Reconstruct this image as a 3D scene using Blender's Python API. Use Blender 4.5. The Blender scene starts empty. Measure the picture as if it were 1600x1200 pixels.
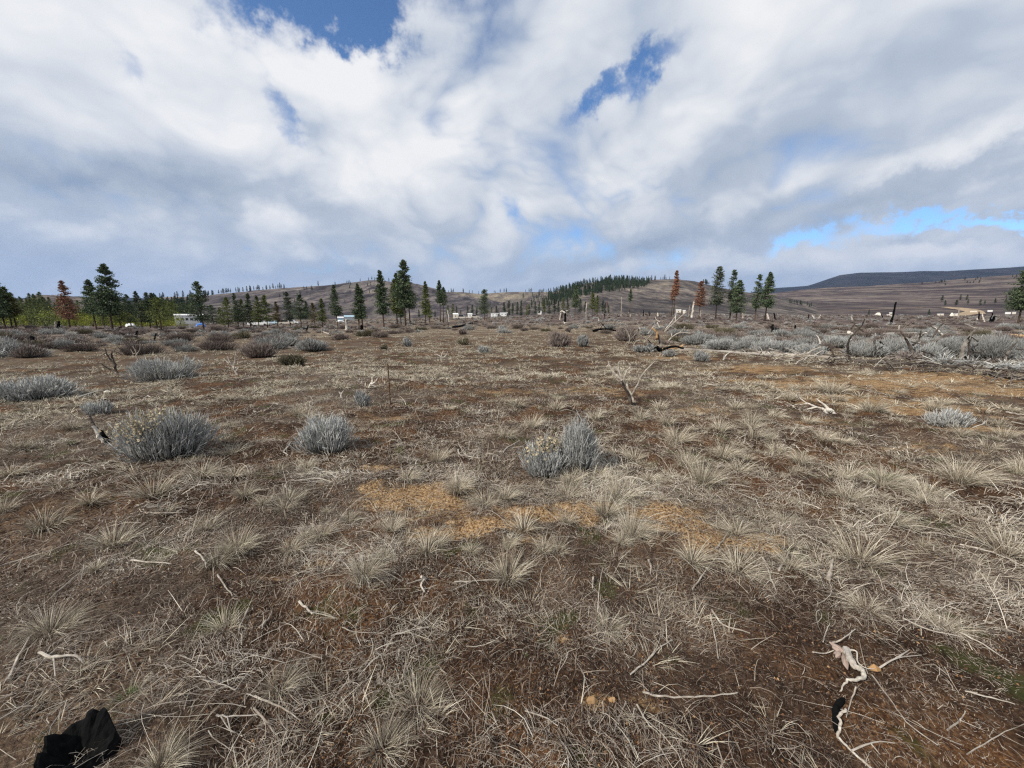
import bpy, math, random
import numpy as np
from mathutils import Vector

random.seed(7)
RNG = np.random.default_rng(7)
C = bpy.context.scene.collection
PI = math.pi

# ------------------------------------------------------------------ camera
PITCH = math.radians(10.0)
CAMZ = 1.62
F = 600.0                                   # focal length in photo pixels (1600 wide)
sc = bpy.context.scene
cd = bpy.data.cameras.new('camera')
cd.sensor_width = 36.0
cd.lens = 36.0 * F / 1600.0
cd.clip_start = 0.05
cd.clip_end = 40000
cam = bpy.data.objects.new('camera', cd)
cam.location = (0, 0, CAMZ)
cam.rotation_euler = (PI / 2 - PITCH, 0, 0)
C.objects.link(cam)
sc.camera = cam


def ray(px, py):
    X = (px - 800) / F
    Y = (600 - py) / F
    return np.array([X, math.cos(PITCH) + Y * math.sin(PITCH), -math.sin(PITCH) + Y * math.cos(PITCH)])


def ndir(px, py):
    d = ray(px, py)
    return d / np.linalg.norm(d)


# ------------------------------------------------------------------ node helpers
class NT:
    def __init__(self, tree):
        self.t = tree
        tree.nodes.clear()

    def n(self, typ, **kw):
        nd = self.t.nodes.new(typ)
        for k, v in kw.items():
            setattr(nd, k, v)
        return nd

    def put(self, sock, v):
        if isinstance(v, bpy.types.NodeSocket):
            self.t.links.new(v, sock)
        elif v is not None:
            if sock.type == 'RGBA' and len(v) == 3:
                v = (*v, 1)
            sock.default_value = v

    def m(self, op, a, b=None, c=None, clamp=False):
        nd = self.n('ShaderNodeMath', operation=op, use_clamp=clamp)
        for i, v in enumerate((a, b, c)):
            self.put(nd.inputs[i], v)
        return nd.outputs[0]

    def vm(self, op, a, b=None, c=None, scale=None):
        nd = self.n('ShaderNodeVectorMath', operation=op)
        for i, v in enumerate((a, b, c)):
            if v is not None:
                self.put(nd.inputs[i], v)
        if scale is not None:
            self.put(nd.inputs['Scale'], scale)
        return nd.outputs['Value'] if op in ('DOT_PRODUCT', 'LENGTH') else nd.outputs['Vector']

    def noise(self, vec, scale, detail=4, rough=0.55, dist=0.0, dim='3D', lac=2.0):
        nd = self.n('ShaderNodeTexNoise', noise_dimensions=dim)
        if vec is not None:
            self.put(nd.inputs['Vector'], vec)
        self.put(nd.inputs['Scale'], scale)
        nd.inputs['Detail'].default_value = detail
        nd.inputs['Roughness'].default_value = rough
        nd.inputs['Distortion'].default_value = dist
        nd.inputs['Lacunarity'].default_value = lac
        return nd.outputs['Fac']

    def ss(self, v, lo, hi, a=0.0, b=1.0):
        nd = self.n('ShaderNodeMapRange', interpolation_type='SMOOTHSTEP')
        self.put(nd.inputs[0], v)
        nd.inputs[1].default_value = lo
        nd.inputs[2].default_value = hi
        nd.inputs[3].default_value = a
        nd.inputs[4].default_value = b
        return nd.outputs[0]

    def mix(self, f, a, b, mode='MIX'):
        nd = self.n('ShaderNodeMix', data_type='RGBA', blend_type=mode)
        self.put(nd.inputs[0], f)
        self.put(nd.inputs[6], a)
        self.put(nd.inputs[7], b)
        return nd.outputs[2]

    def ramp(self, f, stops):
        nd = self.n('ShaderNodeValToRGB')
        cr = nd.color_ramp
        while len(cr.elements) < len(stops):
            cr.elements.new(0.5)
        for e, (p, c) in zip(cr.elements, stops):
            e.position = p
            e.color = (*c, 1)
        self.put(nd.inputs[0], f)
        return nd.outputs[0]


# ------------------------------------------------------------------ sky, sun, exposure
SUN_EL = math.radians(38)
SUN_AZ = math.radians(-128)                 # measured from +Y towards +X : behind the camera, to its left
w = bpy.data.worlds.new('World')
sc.world = w
w.use_nodes = True
T = NT(w.node_tree)
D = T.n('ShaderNodeTexCoord').outputs['Generated']
D = T.vm('NORMALIZE', D)
sep = T.n('ShaderNodeSeparateXYZ')
T.put(sep.inputs[0], D)
zc = T.m('MAXIMUM', sep.outputs[2], 0.0)
den = T.m('ADD', zc, 0.55)
P = T.vm('SCALE', D, scale=T.m('DIVIDE', 1.0, den))
P = T.vm('MULTIPLY', P, (1, 1, 1.3))
warp = T.n('ShaderNodeTexNoise')
T.put(warp.inputs['Vector'], P)
warp.inputs['Scale'].default_value = 1.6
warp.inputs['Detail'].default_value = 2
wv = T.vm('SCALE', T.vm('SUBTRACT', warp.outputs['Color'], (0.5, 0.5, 0.5)), scale=0.30)
Pw = T.vm('ADD', P, wv)
Pw = T.vm('ADD', Pw, (3.3, 1.7, 0.4))


def cloudn(vec, det):
    return T.noise(vec, 1.7, det, 0.54)


def billow(vec, scale, octv):
    acc = None; amp = 1.0
    for i in range(octv):
        v_ = T.noise(T.vm('ADD', vec, (5.1 * i, 2.3 * i, 1.7 * i)), scale * 2.1 ** i, 0.0, 0.5)
        v_ = T.m('MULTIPLY', T.m('ABSOLUTE', T.m('SUBTRACT', v_, 0.5)), 2.0 * amp)
        acc = v_ if acc is None else T.m('ADD', acc, v_)
        amp *= 0.52
    return acc


def dens(vec, full):
    """billowing cloud thickness, about 0.5 on average"""
    a = T.m('MULTIPLY', T.m('SUBTRACT', T.noise(vec, 1.7, 7 if full else 4, 0.54), 0.5), 1.2)
    b_ = T.m('MULTIPLY', T.m('SUBTRACT', billow(vec, 2.6, 4 if full else 3), 0.40), 0.50)
    return T.m('ADD', T.m('ADD', a, b_), 0.5)


fine = T.n('ShaderNodeTexNoise')
T.put(fine.inputs['Vector'], P)
fine.inputs['Scale'].default_value = 7.0
fine.inputs['Detail'].default_value = 2
Pw = T.vm('ADD', Pw, T.vm('SCALE', T.vm('SUBTRACT', fine.outputs['Color'], (0.5, 0.5, 0.5)), scale=0.05))
n0 = dens(Pw, True)
n1 = dens(T.vm('ADD', Pw, (-0.05, -0.02, 0.10)), False)
relief = T.m('SUBTRACT', n0, n1)
soft = T.noise(T.vm('ADD', P, (9, 4, 2)), 1.1, 3, 0.5)


_e = T.n('ShaderNodeTexNoise'); T.put(_e.inputs['Vector'], D); _e.inputs['Scale'].default_value = 4.5; _e.inputs['Detail'].default_value = 6; _e.inputs['Roughness'].default_value = 0.66
DW = T.vm('ADD', D, T.vm('SCALE', T.vm('SUBTRACT', _e.outputs['Color'], (0.5, 0.5, 0.5)), scale=0.28))


def blob(px, py, wx, wy, rot=0.0, D=None):
    """smooth elliptical weight about one direction of the sky; wx, wy in photo pixels, rot degrees counter-clockwise"""
    d = ndir(px, py)
    r = np.cross(d, [0, 0, 1]); r /= np.linalg.norm(r)
    u = np.cross(r, d)
    c, s = math.cos(math.radians(rot)), math.sin(math.radians(rot))
    t1 = (r * c + u * s); t2 = (-r * s + u * c)
    k = F * (1 + ((px - 800) ** 2 + (py - 600) ** 2) / F ** 2) ** 0.5
    a = T.vm('DOT_PRODUCT', D, tuple(t1 * k / wx))
    b = T.vm('DOT_PRODUCT', D, tuple(t2 * k / wy))
    e = T.m('ADD', T.m('MULTIPLY', a, a), T.m('MULTIPLY', b, b))
    fr = T.m('GREATER_THAN', T.vm('DOT_PRODUCT', D, tuple(d)), 0.0)
    return T.m('MULTIPLY', T.m('EXPONENT', T.m('MULTIPLY', e, -1.0)), fr)


def wsum(lst, D=D):
    acc = None
    for amp, args in lst:
        v = T.m('MULTIPLY', blob(*args, D=D), amp)
        acc = v if acc is None else T.m('ADD', acc, v)
    return acc


gaps = wsum([
    (1.8, (490, 0, 110, 50, 0)), (1.6, (592, 25, 46, 62, 0)), (0.7, (680, -30, 120, 70, 0)), (0.5, (380, -10, 60, 30, 0)),
    (0.45, (175, 75, 26, 44, 25)), (0.5, (430, 200, 22, 44, 15)), (0.25, (405, 165, 30, 60, 20)),
    (1.02, (1022, 95, 22, 50, -40)), (0.86, (948, 148, 42, 16, 25)), (0.5, (1085, 35, 26, 45, -40)),
    (0.74, (1490, 350, 90, 15, 6)), (0.7, (1590, 326, 60, 14, 10)), (0.06, (905, 368, 26, 14, 0)), (0.6, (1255, 405, 70, 12, 0)), (0.6, (1545, 392, 80, 14, 0)),
    (0.55, (1390, 376, 90, 14, 4)), (0.4, (800, 330, 20, 24, 0)), (0.12, (1300, 240, 120, 30, 25)),
], DW)
bright = wsum([
    (0.14, (120, 70, 240, 120, 0)), (0.14, (350, 110, 190, 100, 0)), (0.16, (500, 120, 120, 50, 0)), (0.14, (660, 170, 90, 90, 0)),
    (0.22, (590, 260, 130, 50, 10)), (0.14, (80, 190, 200, 50, 0)), (0.08, (1250, 60, 200, 70, -20)),
    (0.26, (1430, 262, 170, 20, 22)), (0.20, (1250, 285, 40, 30, 30)), (0.30, (1120, 412, 190, 18, 0)), (0.26, (1480, 405, 150, 16, 0)),
    (0.14, (1010, 240, 60, 60, 30)), (0.20, (520, 402, 90, 12, -5)), (0.14, (1160, 130, 200, 40, 35)), (0.12, (930, 300, 50, 30, 0)),
    (-0.26, (90, 280, 230, 26, 0)), (-0.24, (330, 300, 200, 20, 0)), (0.18, (60, 345, 140, 18, 0)), (0.12, (360, 340, 160, 18, 0)), (-0.12, (560, 310, 120, 30, 0)),
    (-0.16, (900, 60, 150, 80, 0)), (-0.14, (1330, 150, 230, 45, 20)), (-0.22, (1120, 355, 190, 24, 8)), (-0.28, (1400, 320, 170, 20, 14)), (-0.20, (1560, 245, 90, 14, 22)),
    (-0.20, (1000, 385, 130, 12, 8)), (-0.18, (560, 425, 60, 12, 0)), (-0.12, (820, 400, 90, 20, 0)), (-0.2, (1430, 388, 50, 9, 0)), (-0.14, (200, 420, 300, 20, 0)),
], T.vm('ADD', D, T.vm('SCALE', T.vm('SUBTRACT', _e.outputs['Color'], (0.5, 0.5, 0.5)), scale=0.16)))
cov = T.m('SUBTRACT', T.m('ADD', T.m('MULTIPLY', T.m('SUBTRACT', n0, 0.5), 2.0), T.ss(sep.outputs[2], 0.03, 0.2, 1.35, 1.0)), gaps)
cover = T.ss(cov, 0.0, 0.92)
B = T.m('ADD', T.m('MULTIPLY', relief, T.ss(sep.outputs[2], 0.0, 0.3, 0.45, 0.80)), bright)
B = T.m('ADD', B, T.m('MULTIPLY', T.m('SUBTRACT', soft, 0.5), 0.5))
B = T.m('ADD', B, T.m('MULTIPLY', T.m('SUBTRACT', n0, 0.5), 0.3))
B = T.m('ADD', B, T.ss(sep.outputs[2], 0.02, 0.50, 0.50, 0.64), clamp=True)
ccol = T.ramp(B, [(0.0, (0.33, 0.41, 0.54)), (0.25, (0.44, 0.515, 0.63)), (0.5, (0.53, 0.60, 0.71)),
                  (0.75, (0.76, 0.80, 0.86)), (1.0, (0.96, 0.965, 0.98))])
ccol = T.mix(T.ss(sep.outputs[2], 0.0, 0.24, 0.6, 0.0), ccol, (0.40, 0.53, 0.76))
# a pale bank of cloud along the right-hand horizon
sky = T.n('ShaderNodeTexSky', sky_type='NISHITA')
sky.sun_disc = False
sky.sun_elevation = SUN_EL
sky.sun_rotation = SUN_AZ % (2 * PI)
sky.altitude = 1300
sky.air_density = 1.0
sky.dust_density = 0.1
sky.ozone_density = 1.6
bg1 = T.n('ShaderNodeBackground')
T.put(bg1.inputs[0], T.mix(1.0, sky.outputs[0], (0.72, 0.92, 1.10), 'MULTIPLY'))
bg1.inputs[1].default_value = 0.15
bg2 = T.n('ShaderNodeBackground')
T.put(bg2.inputs[0], ccol)
bg2.inputs[1].default_value = 0.94
mx = T.n('ShaderNodeMixShader')
T.put(mx.inputs[0], cover)
T.t.links.new(bg1.outputs[0], mx.inputs[1])
T.t.links.new(bg2.outputs[0], mx.inputs[2])
wo = T.n('ShaderNodeOutputWorld')
T.t.links.new(mx.outputs[0], wo.inputs[0])

sd = bpy.data.lights.new('sun', 'SUN')
sd.energy = 4.4
sd.angle = math.radians(3.0)
sd.color = (1.0, 0.95, 0.87)
sun = bpy.data.objects.new('sun', sd)
sv = Vector((math.sin(SUN_AZ) * math.cos(SUN_EL), math.cos(SUN_AZ) * math.cos(SUN_EL), math.sin(SUN_EL)))
sun.rotation_euler = sv.to_track_quat('Z', 'Y').to_euler()
C.objects.link(sun)
sc.view_settings.view_transform = 'Standard'
sc.view_settings.look = 'None'
sc.view_settings.exposure = 0.0
sc.view_settings.gamma = 1.0
sc.view_settings.use_curve_mapping = False
sc.render.engine = 'CYCLES'
sc.cycles.use_denoising = False
sc.cycles.max_bounces = 4
sc.cycles.diffuse_bounces = 2
sc.cycles.glossy_bounces = 1
sc.cycles.transparent_max_bounces = 4
sc.cycles.volume_bounces = 0
sc.cycles.caustics_reflective = False
sc.cycles.caustics_refractive = False
sc.cycles.pixel_filter_type = 'BLACKMAN_HARRIS'
sc.cycles.filter_width = 1.3


# ------------------------------------------------------------------ numpy noise and the lie of the land
def vnoise(x, y, seed=0):
    xi = np.floor(x).astype(np.int64); yi = np.floor(y).astype(np.int64)
    fx = x - xi; fy = y - yi
    fx = fx * fx * fx * (fx * (fx * 6 - 15) + 10); fy = fy * fy * fy * (fy * (fy * 6 - 15) + 10)

    def h(a, b):
        n = (a * 374761393 + b * 668265263 + seed * 1442695041) & 0xffffffff
        n = ((n ^ (n >> 13)) * 1274126177) & 0xffffffff
        n = ((n ^ (n >> 16)) * 2246822519) & 0xffffffff
        return ((n ^ (n >> 15)) & 0xffff) / 65535.0
    a = h(xi, yi); b = h(xi + 1, yi); c = h(xi, yi + 1); d = h(xi + 1, yi + 1)
    return (a + (b - a) * fx) * (1 - fy) + (c + (d - c) * fx) * fy - 0.5


def fbm(x, y, octv=4, seed=0, gain=0.5):
    s = 0; a = 1.0
    for o in range(octv):
        s = s + a * vnoise(x * 2 ** o + 17.3 * o, y * 2 ** o - 9.1 * o, seed + o)
        a *= gain
    return s


def sstep(v, lo, hi):
    t = np.clip((v - lo) / (hi - lo), 0, 1)
    return t * t * (3 - 2 * t)


def az_el(px, py):
    d = ray(px, py)
    return math.atan2(d[0], d[1]), d[2] / math.hypot(d[0], d[1])


# how high the plain stands a hundred metres out, across the view (from the foot line of the trees)
_t = [(-400, 512), (0, 512), (300, 513), (500, 511), (620, 507), (760, 502), (900, 498), (1050, 497), (1150, 500), (1300, 501), (1600, 506), (2000, 508)]
_faz = np.array([az_el(px, py)[0] for px, py in _t])
_fz = np.array([CAMZ + 100 * az_el(px, py)[1] for px, py in _t])


def G(x, y):
    x = np.asarray(x, float); y = np.asarray(y, float)
    r = np.hypot(x, y) + 1e-9
    az = np.arctan2(x, y)
    z100 = np.interp(az, _faz, _fz) * np.where(np.abs(az) > 1.2, np.clip((PI - np.abs(az)) / (PI - 1.2), 0, 1), 1)
    t = np.clip((r - 12) / 88, 0, 2.6)
    far = z100 * np.where(t < 1, t * t * (2 - t) * 1.0, 1 + (t - 1) * 1.0)
    near = 0.16 * fbm(x / 3.1, y / 3.1, 2, 5) * sstep(r, 1.5, 5) + 0.22 * fbm(x / 14, y / 14, 2, 11) * sstep(r, 6, 20)
    fine = 0.075 * fbm(x / 0.50, y / 0.50, 3, 21) + 0.045 * np.abs(fbm(x / 0.13, y / 0.13, 3, 31)) * (0.4 + sstep(fbm(x / 0.9, y / 0.9, 2, 33), -0.1, 0.25))
    fine = fine * (1 - 0.6 * sstep(r, 6, 20)) * (1 - sstep(r, 60, 140))
    return far + near + fine


G0 = float(G(0, 0.01))
cam.location.z = CAMZ + G0 * 0


class Hill:
    def __init__(s, name, tab, dist, toe, expo, back=0.25, rough=0.04, nsc=120.0, seed=0, top=0.0):
        s.name = name; s.expo = expo; s.back = back; s.rough = rough; s.nsc = nsc; s.seed = seed; s.top = top
        s.az = np.array([az_el(px, py)[0] for px, py in tab])
        s.el = np.array([az_el(px, py)[1] for px, py in tab])
        s.dist = dist; s.toe = toe

    def z(s, az, r):
        el = np.interp(az, s.az, s.el)
        crest = CAMZ + el * s.dist
        t = (r - s.toe) / (s.dist - s.toe)
        zb = -9.0
        up = zb + (crest - zb) * np.clip(t, 0, 1) ** s.expo
        tb = np.clip((r - s.dist) / (s.dist * s.back), 0, 1)
        zz = np.where(t <= 1, up, crest - (crest - zb) * tb ** 1.6)
        x = r * np.sin(az); y = r * np.cos(az)
        nz = fbm(x / s.nsc, y / s.nsc, 5, s.seed + 50, 0.52)
        ridg = -np.abs(fbm(x / (s.nsc * 1.7), y / (s.nsc * 1.7), 3, s.seed + 70))
        amp = s.rough * np.clip(crest - zb, 5, 500) * np.clip(t * 1.6, 0, 1) * (1 - 0.72 * np.exp(-((t - 1) / 0.10) ** 2))
        ledge = s.top * np.floor(3.5 * fbm(x / 160, y / 160, 2, s.seed + 90) + 1) * np.exp(-((t - 1) / 0.06) ** 2)
        return zz + amp * (nz * 1.3 + ridg * 1.5 + 0.3) + ledge

    def H(s, x, y):
        az = np.arctan2(x, y); r = np.hypot(x, y)
        z = s.z(az, r)
        ok = (az > s.az[0]) & (az < s.az[-1]) & (r > s.toe) & (r < s.dist * (1 + s.back))
        return np.where(ok, z, -99.0)


HILLS = [
    Hill('far_mesa', [(1120, 500), (1150, 462), (1200, 451), (1262, 446), (1290, 437), (1312, 430), (1345, 426), (1400, 425), (1440, 423.5), (1480, 424),
                      (1520, 421), (1560, 419), (1600, 416), (1700, 408), (1900, 395)], 7500, 4200, 0.8, 0.3, 0.05, 500, 3),
    Hill('far_ridge', [(-200, 460), (-100, 458), (0, 466), (60, 465), (120, 463), (200, 465), (260, 467), (330, 480), (350, 500)], 6500, 4000, 0.8, 0.3, 0.04, 400, 4),
    Hill('rocky_butte', [(-60, 500), (0, 478), (30, 469), (48, 463), (54, 459), (76, 459.5), (90, 462), (120, 465), (170, 469), (230, 476), (300, 500)], 2300, 1100, 1.1, 0.25, 0.05, 150, 8, 3.0),
    Hill('grassy_saddle', [(600, 500), (650, 466), (690, 456), (720, 456), (750, 459), (775, 457.5), (800, 456.5), (850, 456), (900, 459), (1000, 500)], 2300, 900, 1.15, 0.25, 0.05, 160, 12),
    Hill('brushy_hill', [(150, 500), (200, 476), (245, 465.5), (258, 464), (300, 463.5), (350, 459), (400, 454), (430, 452), (460, 449), (490, 446.5), (520, 445), (550, 442),
                         (575, 438.5), (590, 437.5), (605, 440), (640, 443), (680, 452), (720, 461), (780, 472), (860, 500)], 1450, 430, 1.05, 0.25, 0.075, 110, 16, 1.5),
    Hill('wooded_hill', [(700, 500), (760, 478), (820, 466), (860, 458), (890, 450), (920, 442), (950, 438), (1000, 438), (1040, 436.5), (1062, 437), (1085, 439.5), (1100, 443),
                         (1125, 449), (1160, 455), (1200, 461), (1260, 472), (1340, 500)], 1250, 330, 1.15, 0.25, 0.06, 110, 20, 1.0),
    Hill('open_hillside', [(1020, 500), (1080, 484), (1150, 467), (1200, 459), (1250, 453), (1300, 449), (1350, 447.5), (1400, 444), (1450, 441), (1500, 436), (1550, 432),
                           (1600, 428), (1700, 423), (1900, 415)], 2500, 170, 1.75, 0.2, 0.006, 150, 24),
    Hill('cinder_rise', [(-120, 500), (-40, 488), (20, 483), (50, 481.5), (80, 484), (100, 488), (140, 494), (200, 503), (240, 512)], 520, 300, 0.9, 0.25, 0.05, 60, 28),
]


def H(x, y):
    z = np.asarray(G(x, y), float)
    for h in HILLS:
        z = np.maximum(z, h.H(np.asarray(x, float), np.asarray(y, float)))
    return z


def at(px, dist):
    """the ground point under photo column px at a horizontal distance"""
    az = az_el(px, 500)[0]
    x, y = dist * math.sin(az), dist * math.cos(az)
    return x, y, float(H(x, y))


_rs = np.concatenate([np.arange(0.6, 8, 0.01), 8 * 1.004 ** np.arange(0, 720)])


def hit(px, py, maxr=135.0):
    """where the line of sight through a photo pixel meets the ground"""
    d = ray(px, py)
    k = math.hypot(d[0], d[1])
    rs = _rs[_rs < maxr]
    z = CAMZ + d[2] / k * rs
    g = G(d[0] / k * rs, d[1] / k * rs)
    i = np.nonzero(z <= g)[0]
    r = rs[i[0]] if len(i) else maxr
    x, y = d[0] / k * r, d[1] / k * r
    return float(x), float(y), float(G(x, y))


def ztop(px, py, x, y):
    """height of the sight line through (px, py) above the point x, y"""
    d = ray(px, py)
    return CAMZ + d[2] / math.hypot(d[0], d[1]) * math.hypot(x, y)


# ------------------------------------------------------------------ mesh building
class MB:
    def __init__(s):
        s.v = []; s.q = []; s.t = []; s.a = []; s.mq = []; s.mt = []; s.n = 0

    def add(s, v, quads=None, tris=None, tint=0.5, mi=0):
        v = np.asarray(v, float).reshape(-1, 3)
        s.v.append(v)
        s.a.append(np.broadcast_to(np.asarray(tint, float), (len(v),)).copy())
        if quads is not None and len(quads):
            q = np.asarray(quads, np.int64) + s.n; s.q.append(q); s.mq.append(np.full(len(q), mi))
        if tris is not None and len(tris):
            t = np.asarray(tris, np.int64) + s.n; s.t.append(t); s.mt.append(np.full(len(t), mi))
        s.n += len(v)

    def ribbons(s, path, side, wid, tint, mi=0):
        """path (N,K,3); side (N,3) unit; wid (N,K) half widths; tint (N,K)"""
        N, K, _ = path.shape
        L = path - side[:, None, :] * wid[..., None]
        R = path + side[:, None, :] * wid[..., None]
        v = np.stack([L, R], 2).reshape(-1, 3)
        base = (np.arange(N) * K * 2)[:, None] + (np.arange(K - 1) * 2)[None]
        q = np.stack([base, base + 1, base + 3, base + 2], -1).reshape(-1, 4)
        s.add(v, q, tint=np.repeat(np.asarray(tint).reshape(-1), 2), mi=mi)

    def tube(s, pts, rad, sides=6, tint=0.5, mi=0, rag=0.0, rng=random):
        pts = np.asarray(pts, float); n = len(pts)
        rad = np.broadcast_to(np.asarray(rad, float), (n,))
        tint = np.broadcast_to(np.asarray(tint, float), (n,))
        tan = np.gradient(pts, axis=0); tan /= np.linalg.norm(tan, axis=1)[:, None] + 1e-9
        ref = np.array([0, 0, 1.0]) if abs(tan[0][2]) < 0.9 else np.array([1.0, 0, 0])
        vs = []; tt = []
        for i in range(n):
            a = np.cross(tan[i], ref); a /= np.linalg.norm(a) + 1e-9
            b = np.cross(tan[i], a); ref = -np.cross(tan[i], a) if False else ref
            for k in range(sides):
                th = 2 * PI * k / sides
                rr = rad[i] * (1 + rag * rng.uniform(-1, 1))
                vs.append(pts[i] + rr * (math.cos(th) * a + math.sin(th) * b))
                tt.append(tint[i])
        q = [(i * sides + k, i * sides + (k + 1) % sides, (i + 1) * sides + (k + 1) % sides, (i + 1) * sides + k) for i in range(n - 1) for k in range(sides)]
        vs.append(pts[0]); vs.append(pts[-1]); tt += [tint[0], tint[-1]]
        a0 = n * sides
        t = [(a0, (k + 1) % sides, k) for k in range(sides)] + [(a0 + 1, (n - 1) * sides + k, (n - 1) * sides + (k + 1) % sides) for k in range(sides)]
        s.add(vs, q, t, tt, mi)

    def box(s, x0, x1, y0, y1, z0, z1, tint=0.5, mi=0):
        v = [(x0, y0, z0), (x1, y0, z0), (x1, y1, z0), (x0, y1, z0), (x0, y0, z1), (x1, y0, z1), (x1, y1, z1), (x0, y1, z1)]
        s.add(v, [(0, 3, 2, 1), (4, 5, 6, 7), (0, 1, 5, 4), (1, 2, 6, 5), (2, 3, 7, 6), (3, 0, 4, 7)], tint=tint, mi=mi)

    def prism(s, prof, y0, y1, tint=0.5, mi=0):
        """profile in x,z extruded along y"""
        n = len(prof)
        v = [(x, y0, z) for x, z in prof] + [(x, y1, z) for x, z in prof]
        q = [(i, (i + 1) % n, n + (i + 1) % n, n + i) for i in range(n)]
        t = [(0, i + 1, i) for i in range(1, n - 1)] + [(n, n + i, n + i + 1) for i in range(1, n - 1)]
        s.add(v, q, t, tint, mi)

    def mesh(s, name, mats, smooth=False):
        me = bpy.data.meshes.new(name)
        v = np.concatenate(s.v); tint = np.concatenate(s.a)
        q = np.concatenate(s.q) if s.q else np.zeros((0, 4), int)
        t = np.concatenate(s.t) if s.t else np.zeros((0, 3), int)
        mi = np.concatenate(s.mq + s.mt) if (s.mq or s.mt) else np.zeros(0, int)
        me.vertices.add(len(v)); me.vertices.foreach_set('co', v.astype(np.float32).ravel())
        nl = q.size + t.size
        me.loops.add(nl); me.polygons.add(len(q) + len(t))
        me.loops.foreach_set('vertex_index', np.concatenate([q.ravel(), t.ravel()]).astype(np.int32))
        ls = np.concatenate([np.arange(len(q)) * 4, q.size + np.arange(len(t)) * 3])
        me.polygons.foreach_set('loop_start', ls.astype(np.int32))
        me.polygons.foreach_set('material_index', mi.astype(np.int32))
        me.polygons.foreach_set('use_smooth', np.full(len(ls), smooth))
        me.update(calc_edges=True)
        at_ = me.attributes.new('tint', 'FLOAT', 'POINT'); at_.data.foreach_set('value', tint.astype(np.float32))
        for m_ in (mats if isinstance(mats, (list, tuple)) else [mats]):
            me.materials.append(m_)
        return me

    def obj(s, name, mats, parent=None, smooth=False):
        o = bpy.data.objects.new(name, s.mesh(name, mats, smooth))
        C.objects.link(o)
        if parent is not None:
            o.parent = parent
        return o


def tag(o, label=None, cat=None, group=None, kind=None):
    if label: o['label'] = label
    if cat: o['category'] = cat
    if group: o['group'] = group
    if kind: o['kind'] = kind
    return o


def empty(name, loc, rz=0.0, label=None, cat=None, group=None):
    o = bpy.data.objects.new(name, None)
    o.empty_display_size = 0.2
    C.objects.link(o)
    o.location = loc; o.rotation_euler = (0, 0, rz)
    return tag(o, label, cat, group)


def place(name, me, loc, rz=0.0, s=1.0, label=None, cat=None, group=None, tilt=(0, 0)):
    o = bpy.data.objects.new(name, me)
    C.objects.link(o)
    o.location = loc; o.rotation_euler = (tilt[0], tilt[1], rz)
    o.scale = (s, s, s) if not hasattr(s, '__len__') else s
    return tag(o, label, cat, group)


# ------------------------------------------------------------------ materials
def mat(name, build, rough=0.85, spec=0.2):
    m = bpy.data.materials.new(name)
    m.use_nodes = True
    T = NT(m.node_tree)
    col, extra = build(T)
    b = T.n('ShaderNodeBsdfPrincipled')
    T.put(b.inputs['Base Color'], col)
    b.inputs['Roughness'].default_value = extra.get('rough', rough)
    b.inputs['Specular IOR Level'].default_value = extra.get('spec', spec)
    if 'normal' in extra:
        T.put(b.inputs['Normal'], extra['normal'])
    out = T.n('ShaderNodeOutputMaterial')
    T.t.links.new(b.outputs[0], out.inputs[0])
    return m


def attr(T, name='tint'):
    nd = T.n('ShaderNodeAttribute', attribute_name=name)
    return nd.outputs['Fac']


def objpos(T):
    return T.n('ShaderNodeNewGeometry').outputs['Position']


def tinted(stops, varamt=0.25, nscale=3.0, bump=0):
    """tint attribute through a colour ramp, each object of its own slight tone, weathered by noise"""
    def b(T):
        f = attr(T)
        rnd = T.n('ShaderNodeObjectInfo').outputs['Random']
        n = T.noise(T.n('ShaderNodeTexCoord').outputs['Object'], nscale, 3)
        f = T.m('ADD', f, T.m('MULTIPLY', T.m('SUBTRACT', n, 0.5), varamt))
        col = T.ramp(f, stops)
        hsv = T.n('ShaderNodeHueSaturation')
        T.put(hsv.inputs['Value'], T.m('ADD', T.m('MULTIPLY', rnd, 0.35), 0.83))
        T.put(hsv.inputs['Color'], col)
        ex = {}
        if bump:
            bp = T.n('ShaderNodeBump'); bp.inputs['Strength'].default_value = 0.7; bp.inputs['Distance'].default_value = bump
            T.put(bp.inputs['Height'], T.noise(T.vm('MULTIPLY', T.n('ShaderNodeTexCoord').outputs['Object'], (1, 1, 0.35)), 28.0, 5, 0.65))
            ex['normal'] = bp.outputs[0]
        return hsv.outputs[0], ex
    return b


M = {}
M['straw'] = mat('dry_straw', tinted([(0, (0.050, 0.030, 0.022)), (0.2, (0.12, 0.082, 0.062)), (0.42, (0.27, 0.215, 0.165)), (0.7, (0.48, 0.42, 0.34)), (1, (0.74, 0.68, 0.57))], 0.1))
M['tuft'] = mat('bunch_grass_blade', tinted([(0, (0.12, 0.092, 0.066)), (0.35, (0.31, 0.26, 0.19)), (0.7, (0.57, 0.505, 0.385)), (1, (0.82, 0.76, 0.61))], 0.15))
M['green_blade'] = mat('green_grass_blade', tinted([(0, (0.05, 0.09, 0.02)), (1, (0.13, 0.20, 0.05))], 0.1))
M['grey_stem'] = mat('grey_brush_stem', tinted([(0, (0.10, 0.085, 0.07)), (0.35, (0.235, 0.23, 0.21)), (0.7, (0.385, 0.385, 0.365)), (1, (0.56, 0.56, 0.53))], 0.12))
M['seed'] = mat('dry_seed_head', tinted([(0, (0.22, 0.17, 0.10)), (1, (0.50, 0.42, 0.28))], 0.2))
M['purple_stem'] = mat('purple_brown_twig', tinted([(0, (0.060, 0.045, 0.036)), (0.5, (0.175, 0.138, 0.118)), (1, (0.34, 0.285, 0.25))], 0.15))
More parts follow.
